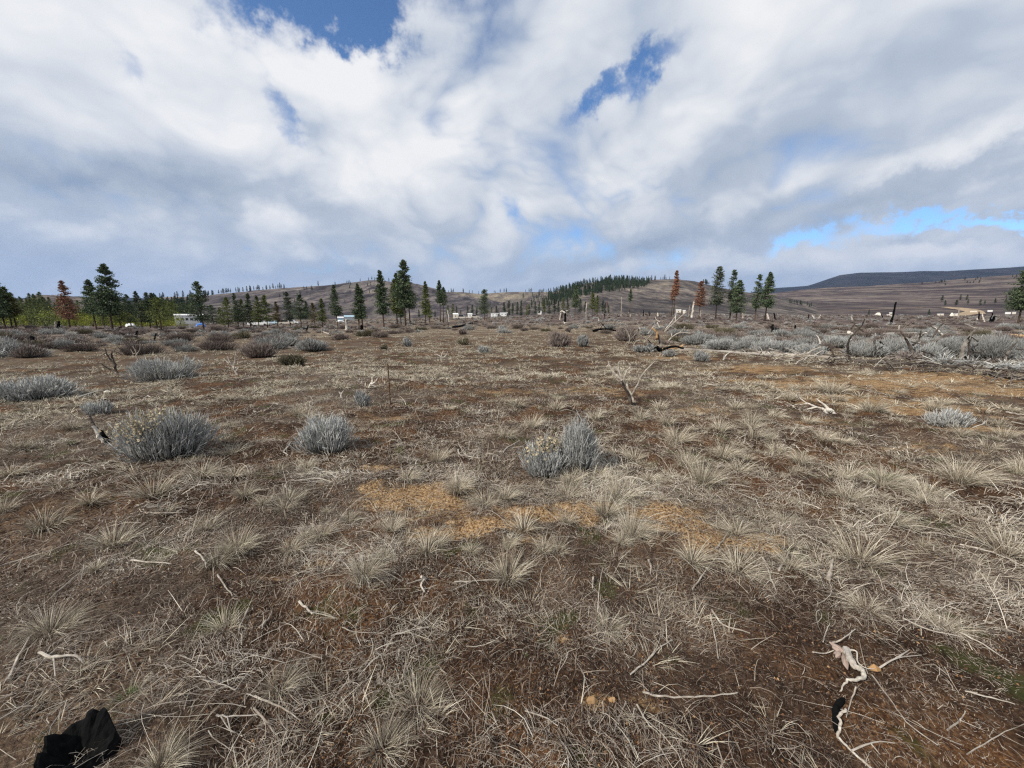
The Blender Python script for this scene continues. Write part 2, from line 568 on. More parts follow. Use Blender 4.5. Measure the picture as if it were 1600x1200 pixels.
M['olive_stem'] = mat('olive_brown_twig', tinted([(0, (0.05, 0.042, 0.025)), (0.5, (0.12, 0.105, 0.065)), (1, (0.23, 0.205, 0.14))], 0.15))
M['wood'] = mat('bleached_wood', tinted([(0, (0.035, 0.028, 0.022)), (0.3, (0.16, 0.125, 0.095)), (0.65, (0.38, 0.33, 0.27)), (1, (0.66, 0.61, 0.53))], 0.55, 45.0, 0.006), 0.75)
M['deadwood'] = mat('weathered_dead_wood', tinted([(0, (0.012, 0.010, 0.009)), (0.3, (0.07, 0.055, 0.045)), (0.65, (0.21, 0.18, 0.15)), (1, (0.42, 0.38, 0.33))], 0.4, 7.0, 0.01), 0.8)
M['char'] = mat('charred_wood', tinted([(0, (0.004, 0.004, 0.004)), (0.7, (0.010, 0.010, 0.010)), (1, (0.05, 0.045, 0.042))], 0.3, 20.0, 0.02), 0.9, 0.05)
M['bark'] = mat('pine_bark', tinted([(0, (0.022, 0.016, 0.012)), (0.5, (0.055, 0.038, 0.028)), (1, (0.12, 0.08, 0.055))], 0.5, 4.0))
M['pine'] = mat('pine_needle', tinted([(0, (0.022, 0.036, 0.020)), (0.5, (0.080, 0.112, 0.060)), (1, (0.20, 0.24, 0.13))], 0.35, 0.5))
M['pine_olive'] = mat('olive_pine_needle', tinted([(0, (0.036, 0.048, 0.014)), (0.5, (0.115, 0.140, 0.040)), (1, (0.24, 0.26, 0.09))], 0.35, 0.5))
M['pine_pale'] = mat('pale_pine_needle', tinted([(0, (0.035, 0.050, 0.030)), (0.5, (0.085, 0.105, 0.065)), (1, (0.17, 0.19, 0.125))], 0.35, 0.5))
M['pine_red'] = mat('dead_red_needle', tinted([(0, (0.12, 0.058, 0.038)), (0.5, (0.26, 0.130, 0.082)), (1, (0.42, 0.235, 0.155))], 0.3, 0.5))
M['pine_brown'] = mat('dying_brown_needle', tinted([(0, (0.05, 0.035, 0.014)), (0.5, (0.11, 0.085, 0.035)), (1, (0.18, 0.14, 0.07))], 0.3, 0.5))
M['far_pine'] = mat('far_pine_needle', tinted([(0, (0.018, 0.030, 0.018)), (0.5, (0.050, 0.074, 0.042)), (1, (0.11, 0.14, 0.075))], 0.5, 0.3))
M['willow'] = mat('yellow_green_willow', tinted([(0, (0.08, 0.10, 0.014)), (0.5, (0.23, 0.26, 0.035)), (1, (0.42, 0.42, 0.07))], 0.35, 0.5))
M['rust'] = mat('rusty_steel', tinted([(0, (0.05, 0.024, 0.014)), (1, (0.12, 0.06, 0.035))], 0.4, 30))
M['orange_wood'] = mat('fresh_orange_wood', tinted([(0, (0.12, 0.06, 0.025)), (0.5, (0.36, 0.21, 0.095)), (1, (0.52, 0.36, 0.20))], 0.5, 8.0, 0.01))


def paint(name, c, rough=0.5, dirt=0.25):
    def b(T):
        n = T.noise(T.n('ShaderNodeTexCoord').outputs['Object'], 0.9, 5)
        return T.mix(T.m('MULTIPLY', T.ss(n, 0.45, 0.75), dirt), c, (c[0] * 0.55, c[1] * 0.5, c[2] * 0.42)), {}
    return mat(name, b, rough, 0.4)


M['white'] = paint('white_paint', (0.78, 0.78, 0.76))
M['cream'] = paint('cream_paint', (0.66, 0.60, 0.50))
M['grey_metal'] = paint('grey_sheet_metal', (0.33, 0.36, 0.38))
M['blue_metal'] = paint('pale_blue_sheet_metal', (0.38, 0.52, 0.60))
M['blue_tarp'] = paint('blue_tarpaulin', (0.05, 0.17, 0.50), 0.4)
M['dark_glass'] = paint('dark_window_glass', (0.03, 0.035, 0.045), 0.15, 0)
M['rubber'] = paint('black_rubber', (0.02, 0.02, 0.02), 0.8, 0)
M['pink_shard'] = paint('pinkish_bark_shard', (0.36, 0.27, 0.22), 0.8)
M['stone_white'] = paint('pale_stone', (0.62, 0.58, 0.50), 0.8, 0.4)


def ground_mat(T):
    p = objpos(T)
    at_ = T.n('ShaderNodeAttribute', attribute_name='cover')
    sp = T.n('ShaderNodeSeparateColor')
    T.put(sp.inputs[0], at_.outputs['Color'])
    sand, tan, brush = sp.outputs[0], sp.outputs[1], sp.outputs[2]
    n1 = T.noise(p, 1.3, 6, 0.6)
    n2 = T.m('ADD', T.m('MULTIPLY', T.noise(p, 9.0, 8, 0.75), 0.6), T.m('MULTIPLY', T.noise(p, 75.0, 4, 0.7), 0.4))
    n3 = T.noise(p, 55.0, 4, 0.7)
    n4 = T.noise(p, 0.35, 4, 0.55)
    base = T.ramp(n2, [(0.34, (0.010, 0.006, 0.004)), (0.44, (0.028, 0.016, 0.010)), (0.52, (0.064, 0.036, 0.022)), (0.60, (0.13, 0.078, 0.046)), (0.72, (0.28, 0.19, 0.12))])
    warm = T.ramp(n3, [(0.36, (0.032, 0.013, 0.006)), (0.5, (0.13, 0.058, 0.024)), (0.66, (0.33, 0.18, 0.08))])
    base = T.mix(T.ss(n1, 0.47, 0.62, 0, 0.75), base, warm)
    grey = T.ramp(n3, [(0.3, (0.05, 0.038, 0.030)), (0.5, (0.15, 0.118, 0.09)), (0.75, (0.30, 0.25, 0.19))])
    base = T.mix(T.ss(n4, 0.46, 0.60, 0, 0.5), base, grey)
    green = T.ss(T.noise(T.vm('ADD', p, (31, 7, 0)), 2.3, 5, 0.6), 0.57, 0.66, 0, 0.6)
    base = T.mix(green, base, (0.055, 0.070, 0.018))
    # ochre sandy soil, crumbly at its edges
    sandw = sand
    sf = T.m('ADD', sand, T.m('MULTIPLY', T.m('SUBTRACT', T.noise(T.vm('MULTIPLY', p, (0.6, 1.5, 1)), 6.0, 8, 0.8), 0.52), 3.0))
    sandc = T.ramp(n3, [(0.38, (0.10, 0.050, 0.020)), (0.47, (0.29, 0.165, 0.075)), (0.55, (0.47, 0.31, 0.155)), (0.66, (0.66, 0.50, 0.30))])
    base = T.mix(T.m('MULTIPLY', T.ss(sf, 0.12, 0.72), T.ss(sand, 0.03, 0.55, 0, 0.97)), base, sandc)
    # the dry plain further out
    pl = T.m('ADD', T.m('MULTIPLY', T.noise(T.vm('MULTIPLY', p, (0.45, 1, 1)), 0.9, 8, 0.72), 0.6), T.m('MULTIPLY', T.noise(p, 6.0, 6, 0.75), 0.4))
    tanc = T.ramp(pl, [(0.38, (0.055, 0.034, 0.024)), (0.47, (0.14, 0.100, 0.070)), (0.55, (0.25, 0.20, 0.14)), (0.66, (0.40, 0.345, 0.25))])
    base = T.mix(tan, base, tanc)
    br = T.noise(p, 0.28, 7, 0.68)
    brc = T.ramp(br, [(0.38, (0.040, 0.026, 0.023)), (0.47, (0.095, 0.066, 0.058)), (0.56, (0.165, 0.128, 0.112)), (0.68, (0.30, 0.25, 0.19))])
    base = T.mix(brush, base, brc)
    bp = T.n('ShaderNodeBump')
    bp.inputs['Strength'].default_value = 0.9
    bp.inputs['Distance'].default_value = 0.035
    T.put(bp.inputs['Height'], T.m('ADD', T.noise(p, 26.0, 6, 0.75), T.m('MULTIPLY', n3, 0.4)))
    return base, {'normal': bp.outputs[0]}


M['ground'] = mat('dry_plain_soil', ground_mat, 0.95, 0.1)


def hill_mat(a, b, c, sc_=1.0, dark=(0.05, 0.045, 0.04), streak=0.5, bare=(0.30, 0.25, 0.17), barelo=0.60):
    def f(T):
        p = T.vm('MULTIPLY', objpos(T), (1.0, 0.22, 0.9))
        n = T.noise(p, 0.014 * sc_, 9, 0.72, 0.5)
        n2 = T.noise(p, 0.055 * sc_, 6, 0.8)
        m = T.m('ADD', T.m('MULTIPLY', n, 0.5), T.m('MULTIPLY', n2, 0.5))
        col = T.ramp(m, [(0.445, dark), (0.48, a), (0.515, b), (0.56, c)])
        big = T.noise(T.vm('MULTIPLY', T.vm('ADD', p, (90, 50, 3)), (0.8, 1, 1)), 0.0050 * sc_, 5, 0.6, 1.0)
        col = T.mix(T.ss(big, 0.42, 0.60), T.mix(0.5, col, dark), col)
        n3 = T.noise(T.vm('ADD', p, (500, 90, 3)), 0.006 * sc_, 7, 0.65, 0.6)
        col = T.mix(T.ss(n3, barelo - 0.06, barelo + 0.03, 0, 0.8), col, T.mix(T.ss(n2, 0.4, 0.65), b, bare))
        bp = T.n('ShaderNodeBump'); bp.inputs['Strength'].default_value = 0.8; bp.inputs['Distance'].default_value = 4.0 / sc_
        T.put(bp.inputs['Height'], n2)
        return col, {'normal': bp.outputs[0]}
    return f


M['far_mesa'] = mat('dark_wooded_mesa', hill_mat((0.022, 0.026, 0.034), (0.032, 0.034, 0.042), (0.05, 0.048, 0.052), 0.3, (0.015, 0.019, 0.026), bare=(0.07, 0.062, 0.06), barelo=0.66), 0.95)
M['far_ridge'] = M['far_mesa']
M['rocky_butte'] = mat('tan_rock_and_scrub', hill_mat((0.10, 0.075, 0.06), (0.17, 0.13, 0.10), (0.27, 0.21, 0.16), 1.0, (0.045, 0.035, 0.03)), 0.95)
M['grassy_saddle'] = mat('pale_grass_slope', hill_mat((0.17, 0.135, 0.105), (0.24, 0.195, 0.14), (0.33, 0.275, 0.185), 0.8, (0.09, 0.072, 0.058)), 0.95)
M['brushy_hill'] = mat('purple_brush_slope', hill_mat((0.080, 0.064, 0.066), (0.135, 0.110, 0.108), (0.235, 0.20, 0.165), 1.2, (0.030, 0.026, 0.028), barelo=0.62), 0.95)
M['wooded_hill'] = mat('scrubby_slope', hill_mat((0.088, 0.070, 0.064), (0.15, 0.122, 0.106), (0.26, 0.22, 0.17), 1.3, (0.035, 0.029, 0.028), barelo=0.62), 0.95)
M['open_hillside'] = mat('heath_hillside', hill_mat((0.080, 0.056, 0.054), (0.132, 0.10, 0.092), (0.24, 0.195, 0.15), 1.5, (0.034, 0.024, 0.024), barelo=0.61), 0.95)
M['cinder_rise'] = mat('dark_cinder', hill_mat((0.035, 0.03, 0.032), (0.055, 0.048, 0.046), (0.10, 0.085, 0.075), 2.0, (0.02, 0.018, 0.02), barelo=0.66), 0.95)

# ------------------------------------------------------------------ ground sheet and hills
# ochre soil patches: centre pixel, half width and half depth in metres, strength
SAND = [(645, 775, .38, .18, 1.2), (600, 790, .25, .14, .8), (690, 782, .26, .16, .9), (590, 733, .30, .10, .6), (770, 822, .30, .10, 1.2), (850, 805, .42, .10, 1.2), (930, 795, .36, .10, 1.2),
        (1030, 803, .32, .13, 1.1), (1075, 824, .3, .13, 1.1), (1120, 843, .3, .13, 1.2), (1165, 858, .16, .07, .8), (505, 880, .12, .05, .5), (430, 905, .12, .06, .45), 
        
        (1370, 598, 2.4, 1.0, .7), (1480, 592, 2.8, 1.1, .7), (1560, 610, 2., .8, .7), (1440, 640, 1.3, .5, .75), (1250, 600, 1.6, .8, .65), (1540, 668, .9, .3, .7), (1330, 625, 1.2, .5, .7),
        (1180, 575, 2., 1., .6), (1270, 660, .6, .3, .5), (1050, 560, 2., 1., .5), (620, 655, .5, .2, .55), (545, 680, .3, .15, .5), (60, 800, .6, .3, .28), (1100, 640, .8, .4, .5),
        (800, 612, 1.2, .5, .45), (950, 610, 1.2, .5, .5), (1430, 700, .7, .25, .5), (1020, 1105, .06, .04, .6), (925, 1098, .07, .05, 1.), (880, 1000, .05, .04, .8)]


def sandmask(x, y):
    s = np.zeros_like(x)
    for px, py, rx, ry, a in SANDW:
        wob = np.clip(1 + 1.6 * fbm(x / (0.18 + 0.25 * ry), y / (0.12 + 0.12 * ry), 3, 77), 0.25, 3)
        d = ((x - px) / rx) ** 2 + ((y - py) / ry) ** 2
        s = np.maximum(s, a * np.exp(-(0.75 * d * wob)))
    return s


SANDW = [(*hit(px, py)[:2], rx, ry, a) for px, py, rx, ry, a in SAND]
azs = np.concatenate([np.linspace(-1.10, 1.10, 501), np.linspace(1.10, 2 * PI - 1.10, 62)[1:-1]])
rs_ = np.concatenate([np.exp(np.linspace(math.log(0.55), math.log(30), 320)), np.exp(np.linspace(math.log(30), math.log(14000), 100))[1:]])
NA, NR = len(azs), len(rs_)
AZ, RR = np.meshgrid(azs, rs_)
X = RR * np.sin(AZ); Y = RR * np.cos(AZ)
Z = G(X, Y)
g = MB()
v = np.stack([X, Y, Z], -1).reshape(-1, 3)
i0 = (np.arange(NR - 1)[:, None] * NA + np.arange(NA)[None]).ravel()
i1 = (np.arange(NR - 1)[:, None] * NA + (np.arange(NA)[None] + 1) % NA).ravel()
g.add(np.concatenate([v, [[0, 0, G0]]]), np.stack([i0, i0 + NA, i1 + NA, i1], -1), np.stack([np.full(NA, len(v)), np.arange(NA), (np.arange(NA) + 1) % NA], -1))
go = g.obj('ground', M['ground'], smooth=True)
tag(go, kind='structure')
x_, y_ = X.ravel(), Y.ravel(); r_ = RR.ravel(); a_ = AZ.ravel()
cov = np.zeros((len(v) + 1, 4), np.float32); cov[:, 3] = 1
cov[:-1, 0] = sandmask(x_, y_) * (r_ < 40)
tan_ = sstep(r_ + 9 * fbm(x_ / 9, y_ / 9, 3, 3), 12, 44) * 0.75
cov[:-1, 1] = tan_
bstart = np.interp(a_, [-1.0, -0.5, -0.1, 0.15, 0.4, 0.7, 1.0], [22, 40, 46, 40, 24, 18, 18])
cov[:-1, 2] = sstep(r_ + 14 * fbm(x_ / 12, y_ / 12, 3, 9), bstart, bstart + 35) * np.interp(a_, [-1, -0.35, -0.2, -0.05, 0.15, 1], [0.9, 0.8, 0.45, 0.7, 1, 1])
meadow = sstep(r_, 95, 140) * (1 - sstep(r_, 520, 700)) * sstep(a_, -0.60, -0.52) * (1 - sstep(a_, -0.12, 0.10)) * np.clip(1.0 + 0.8 * fbm(x_ / 40, y_ / 40, 3, 19), 0, 1)
cov[:-1, 1] = np.maximum(cov[:-1, 1], meadow); cov[:-1, 2] *= 1 - 0.9 * meadow
ca = go.data.color_attributes.new('cover', 'FLOAT_COLOR', 'POINT')
ca.data.foreach_set('color', cov.ravel())

for h in HILLS:
    na = 300 if h.dist > 1000 else 120
    nr = 58
    az = np.linspace(h.az[0], h.az[-1], na)
    t = np.linspace(0, 1, nr)
    rr = np.concatenate([h.toe + (h.dist - h.toe) * t ** 1.2, h.dist * (1 + h.back * np.linspace(0, 1, 14)[1:])])
    A, R = np.meshgrid(az, rr)
    Zh = h.z(A, R)
    vv = np.stack([R * np.sin(A), R * np.cos(A), Zh], -1).reshape(-1, 3)
    i0 = (np.arange(len(rr) - 1)[:, None] * na + np.arange(na - 1)[None]).ravel()
    mb = MB(); mb.add(vv, np.stack([i0, i0 + na, i0 + na + 1, i0 + 1], -1))
    o = mb.obj(h.name, M[h.name], smooth=True)
    tag(o, kind='structure')


# bare tracks on the open hillside
def track_mat(T):
    n = T.noise(objpos(T), 0.25, 6, 0.7)
    return T.ramp(n, [(0.35, (0.20, 0.14, 0.09)), (0.5, (0.36, 0.26, 0.16)), (0.65, (0.50, 0.40, 0.27))]), {}


M['track'] = mat('bare_track_soil', track_mat, 0.95)
for k, (pl, wd0, wd1) in enumerate(([[(1452, 480), (1470, 560), (1490, 640), (1512, 700)], 7, 10], [[(1512, 700), (1520, 780), (1508, 860), (1490, 930), (1470, 980)], 26, 10], [[(1300, 900), (1350, 930), (1400, 960), (1440, 1000)], 8, 6], [[(1290, 430), (1330, 440), (1380, 430)], 3, 3])):
    t_ = np.linspace(0, len(pl) - 1, 26); a0 = np.array(pl, float)
    pxs_ = np.interp(t_, range(len(pl)), a0[:, 0]); ds_ = np.interp(t_, range(len(pl)), a0[:, 1])
    c_ = np.array([at(a, b)[:2] for a, b in zip(pxs_, ds_)])
    tn = np.gradient(c_, axis=0); tn /= np.linalg.norm(tn, axis=1)[:, None]; nn = np.stack([-tn[:, 1], tn[:, 0]], -1)
    W_ = np.linspace(wd0, wd1, 26) * (1 + 0.5 * fbm(t_ * 1.7, t_ * 0 + k, 2, 3)) / 2
    rows = [c_ + nn * (W_ * f)[:, None] for f in (-1, -0.5, 0, 0.5, 1)]
    vv = np.stack([np.column_stack([q_, H(q_[:, 0], q_[:, 1]) + 0.6]) for q_ in rows], 1).reshape(-1, 3)
    i0 = (np.arange(25)[:, None] * 5 + np.arange(4)[None]).ravel()
    mb = MB(); mb.add(vv, np.stack([i0, i0 + 1, i0 + 6, i0 + 5], -1))
    tag(mb.obj('track', M['track'], smooth=True), kind='structure')

# ------------------------------------------------------------------ scattered masses (geometry nodes)
def gn_tree(K):
    ng = bpy.data.node_groups.new('scatter_%d' % K, 'GeometryNodeTree')
    ng.interface.new_socket('Geometry', in_out='INPUT', socket_type='NodeSocketGeometry')
    ng.interface.new_socket('Geometry', in_out='OUTPUT', socket_type='NodeSocketGeometry')
    N = ng.nodes; L = ng.links
    gi = N.new('NodeGroupInput'); go_ = N.new('NodeGroupOutput')

    def at_(name, typ):
        a = N.new('GeometryNodeInputNamedAttribute'); a.data_type = typ; a.inputs['Name'].default_value = name
        return a.outputs['Attribute']
    ispt = at_('ispt', 'FLOAT'); vid = at_('vid', 'FLOAT'); rot = at_('rot', 'FLOAT_VECTOR'); scl = at_('scl', 'FLOAT_VECTOR')
    gt = N.new('ShaderNodeMath'); gt.operation = 'GREATER_THAN'; gt.inputs[1].default_value = 0.5
    L.new(ispt, gt.inputs[0])
    s0 = N.new('GeometryNodeSeparateGeometry'); s0.domain = 'POINT'
    L.new(gi.outputs[0], s0.inputs[0]); L.new(gt.outputs[0], s0.inputs[1])
    jn = N.new('GeometryNodeJoinGeometry')
    for k in range(K):
        cm = N.new('ShaderNodeMath'); cm.operation = 'COMPARE'; cm.inputs[1].default_value = k; cm.inputs[2].default_value = 0.2
        L.new(vid, cm.inputs[0])
        sp = N.new('GeometryNodeSeparateGeometry'); sp.domain = 'POINT'
        L.new(s0.outputs[0], sp.inputs[0]); L.new(cm.outputs[0], sp.inputs[1])
        sm = N.new('GeometryNodeSeparateGeometry'); sm.domain = 'POINT'
        L.new(s0.outputs[1], sm.inputs[0]); L.new(cm.outputs[0], sm.inputs[1])
        ip = N.new('GeometryNodeInstanceOnPoints')
        L.new(sp.outputs[0], ip.inputs['Points']); L.new(sm.outputs[0], ip.inputs['Instance'])
        e2 = N.new('FunctionNodeEulerToRotation')
        L.new(rot, e2.inputs[0]); L.new(e2.outputs[0], ip.inputs['Rotation'])
        L.new(scl, ip.inputs['Scale'])
        L.new(ip.outputs[0], jn.inputs[0])
    L.new(jn.outputs[0], go_.inputs[0])
    return ng


_gn = {}


def scatter(name, variants, mats, pts, rot, scl, vid, label, cat=None):
    """one mass made of several small shapes repeated at many points"""
    mb = MB(); vids = []
    for k, f in enumerate(variants):
        n0_ = mb.n
        f(mb)
        vids.append(np.full(mb.n - n0_, k))
    nv = mb.n
    mb.add(pts)
    o = mb.obj(name, mats)
    me = o.data
    vids = np.concatenate(vids + [vid]).astype(np.float32)
    isp = np.concatenate([np.zeros(nv), np.ones(len(pts))]).astype(np.float32)
    ro = np.zeros((mb.n, 3), np.float32); ro[nv:] = rot
    s_ = np.ones((mb.n, 3), np.float32); s_[nv:] = scl
    for nm, ty, dat, key in (('vid', 'FLOAT', vids, 'value'), ('ispt', 'FLOAT', isp, 'value'), ('rot', 'FLOAT_VECTOR', ro, 'vector'), ('scl', 'FLOAT_VECTOR', s_, 'vector')):
        a = me.attributes.new(nm, ty, 'POINT'); a.data.foreach_set(key, dat.ravel())
    K = len(variants)
    if K not in _gn: _gn[K] = gn_tree(K)
    md = o.modifiers.new('scatter', 'NODES'); md.node_group = _gn[K]
    tag(o, label, cat, kind='stuff')
    return o


def unit(a):
    return a / (np.linalg.norm(a, axis=-1, keepdims=True) + 1e-9)


def blades(mb, n, rng, length, spread, base_r, droop, wid, tlo=0.2, thi=0.9, lean=(0, 0), K=4, mi=0, taper=0.15):
    """a bunch of arching blades rising from one crown"""
    th = rng.uniform(0, 2 * PI, n)
    out = np.stack([np.cos(th), np.sin(th), np.zeros(n)], -1)
    L = length * rng.uniform(0.45, 1.0, n)
    sp = spread * rng.uniform(0.1, 1, n) ** 0.8
    b = out * (base_r * np.sqrt(rng.uniform(0, 1, n)))[:, None]
    d0 = unit(out * np.sin(sp)[:, None] + np.array([lean[0], lean[1], 0]) * 0.5 + np.array([0, 0, 1.0]) * np.cos(sp)[:, None] + rng.normal(0, 0.08, (n, 3)))
    t = np.linspace(0, 1, K)[None, :, None]
    dr = droop * rng.uniform(0.3, 1.4, n)
    path = b[:, None] + d0[:, None] * L[:, None, None] * t + (unit(out + np.array([lean[0], lean[1], 0])) * 0.5 - np.array([0, 0, 1.0]))[:, None] * (dr * L)[:, None, None] * t ** 2.2
    path[..., 2] = np.maximum(path[..., 2], -0.01 + 0.02 * rng.uniform(0, 1, n)[:, None])
    side = unit(np.cross(d0, rng.normal(0, 1, (n, 3))))
    wd = wid * rng.uniform(0.6, 1.3, n)[:, None] * np.linspace(1, taper, K)[None]
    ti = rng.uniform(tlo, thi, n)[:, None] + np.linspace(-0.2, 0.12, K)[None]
    mb.ribbons(path, side, wd, ti, mi)


# straw and stalk litter draped over the ground near the camera
def litter(mb, n, r0, r1, lmin, lmax, wid, seed, K=3, lift=0.02, tl=0.15, th_=0.9, dens=True, combed=0.7, pw=1.0):
    rng = np.random.default_rng(seed)
    r = np.sqrt(rng.uniform(r0 ** 2, r1 ** 2, n)) if pw == 1 else r0 * (r1 / r0) ** rng.uniform(0, 1, n)
    az = rng.uniform(-1.0, 1.0, n)
    x = r * np.sin(az); y = r * np.cos(az)
    if dens:
        d = 1.35 * fbm(x / 0.30, y / 0.30, 3, 41) + 0.7 * fbm(x / 2.2, y / 2.2, 2, 43)
        keep = rng.uniform(0, 1, n) < np.clip(0.55 + 1.5 * d, 0.24, 1) * np.clip(1.0 - 1.1 * sandmask(x, y), 0.14, 1)
        x, y = x[keep], y[keep]; n = len(x); r = r[keep]
    if not dens:
        keep = rng.uniform(0, 1, n) > 0.8 * sandmask(x, y)
        x, y = x[keep], y[keep]; n = len(x); r = r[keep]
    ang = 2 * PI * fbm(x / 0.9, y / 0.9, 2, 51) * 1.6 + 0.5 + rng.normal(0, 1, n) * (1.5 - combed)
    rnd = rng.uniform(0, 1, n) < 0.3
    ang = np.where(rnd, rng.uniform(0, 2 * PI, n), ang)
    L = rng.uniform(0, 1, n) ** 2.0 * (lmax - lmin) + lmin
    curv = rng.normal(0, 0.9, n)
    t = np.linspace(0, 1, K)[None]
    a2 = ang[:, None] + curv[:, None] * (t - 0.5)
    px = x[:, None] + L[:, None] * np.cumsum(np.cos(a2), 1) / K
    py = y[:, None] + L[:, None] * np.cumsum(np.sin(a2), 1) / K
    lf = np.abs(rng.normal(0, lift, n))[:, None]
    el = np.where(rng.uniform(0, 1, n) < 0.2, rng.uniform(0, 0.5, n), rng.uniform(-0.02, 0.07, n))[:, None]
    pz = G(px, py) * 0.6 + G(px.mean(1), py.mean(1))[:, None] * 0.4 + 0.004 + lf * (0.4 + np.sin(t * PI)) + el * L[:, None] * t
    path = np.stack([px, py, pz], -1)
    dirv = unit(path[:, -1] - path[:, 0])
    up = unit(np.array([0, 0, 1.0]) + rng.normal(0, 0.5, (n, 3)))
    side = unit(np.cross(dirv, up))
    wd = (wid * rng.uniform(0.5, 1.3, n) * (0.8 + 0.2 * r / 3))[:, None] * np.linspace(1, 0.35, K)[None]
    ti = np.clip(rng.beta(1.6, 1.9, n) * (th_ - tl) + tl + 0.35 * fbm(x / 0.6, y / 0.6, 2, 61) + 0.28 * (np.clip(d[keep], -0.5, 0.6) if dens else 0), 0, 1)
    mb.ribbons(path, side, wd, np.repeat(ti[:, None], K, 1))


mb = MB()
litter(mb, 110000, 0.85, 3.6, 0.015, 0.09, 0.0011, 1, K=3, lift=0.006, th_=0.8)
litter(mb, 20000, 0.85, 3.6, 0.05, 0.20, 0.0013, 2, K=4, lift=0.015)
litter(mb, 100000, 0.85, 4.0, 0.012, 0.055, 0.0010, 7, K=2, lift=0.004, tl=0.05, th_=0.8, dens=False)
litter(mb, 150000, 3.0, 16, 0.02, 0.09, 0.0019, 8, K=2, lift=0.008, tl=0.0, th_=0.85, dens=False, combed=1.0, pw=0)
litter(mb, 1500, 0.85, 4.5, 0.18, 0.45, 0.0015, 3, K=5, lift=0.03, tl=0.5, th_=1, combed=0.9)
litter(mb, 95000, 3.4, 13, 0.04, 0.20, 0.0020, 4, K=3, lift=0.012, th_=0.8, pw=0)
litter(mb, 9000, 3.4, 12, 0.12, 0.40, 0.0022, 5, K=4, lift=0.03, tl=0.3, pw=0)
o = mb.obj('dry_grass_litter', M['straw'])
tag(o, 'grey and tan straw litter strewn thick over the brown soil', kind='stuff')

# crumbs of dark moss and soil
rng = np.random.default_rng(99)
n = 60000
r = 0.8 * (8 / 0.8) ** rng.uniform(0, 1, n); az = rng.uniform(-1, 1, n)
x = r * np.sin(az); y = r * np.cos(az)
keep = fbm(x / 0.5, y / 0.5, 3, 81) > -0.18
x, y, r = x[keep], y[keep], r[keep]; n = len(x)
s = rng.uniform(0.002, 0.008, n) * (0.7 + 0.12 * r)
oc = np.array([(1, 0, 0), (-1, 0, 0), (0, 1, 0), (0, -1, 0), (0, 0, 1.)])
vv = oc[None] * s[:, None, None] * rng.uniform(0.6, 1.3, (n, 5, 1)) + rng.normal(0, 0.15, (n, 5, 3)) * s[:, None, None]
vv += np.stack([x, y, G(x, y) + 0.001], -1)[:, None]
ti = np.array([(0, 2, 4), (2, 1, 4), (1, 3, 4), (3, 0, 4)])
mb = MB()
mb.add(vv.reshape(-1, 3), tris=((np.arange(n) * 5)[:, None, None] + ti[None]).reshape(-1, 3), tint=np.repeat(rng.beta(1.3, 2.2, n), 5))
M['crumb'] = mat('moss_and_soil_crumb', tinted([(0, (0.014, 0.009, 0.006)), (0.5, (0.055, 0.030, 0.017)), (0.8, (0.17, 0.085, 0.038)), (1, (0.42, 0.27, 0.14))], 0.2, 20))
tag(mb.obj('moss_crumbs', M['crumb']), 'dark brown crumbs of moss and soil between the straw', kind='stuff')


def tuft_var(seed, n=46, L=0.24, sp=0.85, lean=(0.25, 0.05), wid=0.0022):
    return lambda mb: blades(mb, n, np.random.default_rng(seed), L, sp, 0.05, 0.32, wid, lean=lean)


def polar_pts(rng, n, r0, r1, amax=1.02, dens=None, logr=0.5):
    u = rng.uniform(0, 1, n)
    r = np.where(rng.uniform(0, 1, n) < logr, r0 * (r1 / r0) ** u, np.sqrt(r0 ** 2 + (r1 ** 2 - r0 ** 2) * u))
    az = rng.uniform(-amax, amax, n)
    x = r * np.sin(az); y = r * np.cos(az)
    if dens is not None:
        k = rng.uniform(0, 1, n) < dens(x, y, r, az)
        x, y, r, az = x[k], y[k], r[k], az[k]
    return x, y, r, az


rng = np.random.default_rng(5)
for nm, cnt_, ra, rb, lg, s0_, wd_, lab in (('low_dry_grass', 15000, 1.3, 14, 0.35, 1.0, 0.0018, 'short dry grass sprinkled over the nearer moss and soil'), ('plain_grass', 38000, 9, 75, 0.45, 1.5, 0.0045, 'dry grass covering the middle of the plain')):
    x, y, r, az = polar_pts(rng, cnt_, ra, rb, dens=lambda x, y, r, a: np.clip((0.30 if ra < 5 else 0.6) + 2.0 * fbm(x / 0.9, y / 0.9, 3, 101) * (1 - 0.5 * sstep(r, 8, 20)) + 0.9 * fbm(x / 5, y / 5, 2, 103), 0.02, 1) * (1 - 0.85 * sandmask(x, y)) * sstep(r, 0.8, 3.5 if ra < 5 else 1) , logr=lg)
    n = len(x)
    s = rng.uniform(0.35, 1.05, n) * s0_
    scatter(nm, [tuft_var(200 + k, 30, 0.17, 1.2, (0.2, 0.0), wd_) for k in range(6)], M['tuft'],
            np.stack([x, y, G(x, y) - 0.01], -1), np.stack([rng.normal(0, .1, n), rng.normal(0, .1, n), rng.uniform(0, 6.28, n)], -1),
            np.stack([s, s, s * rng.uniform(0.4, 0.85, n)], -1), rng.integers(0, 6, n), lab)


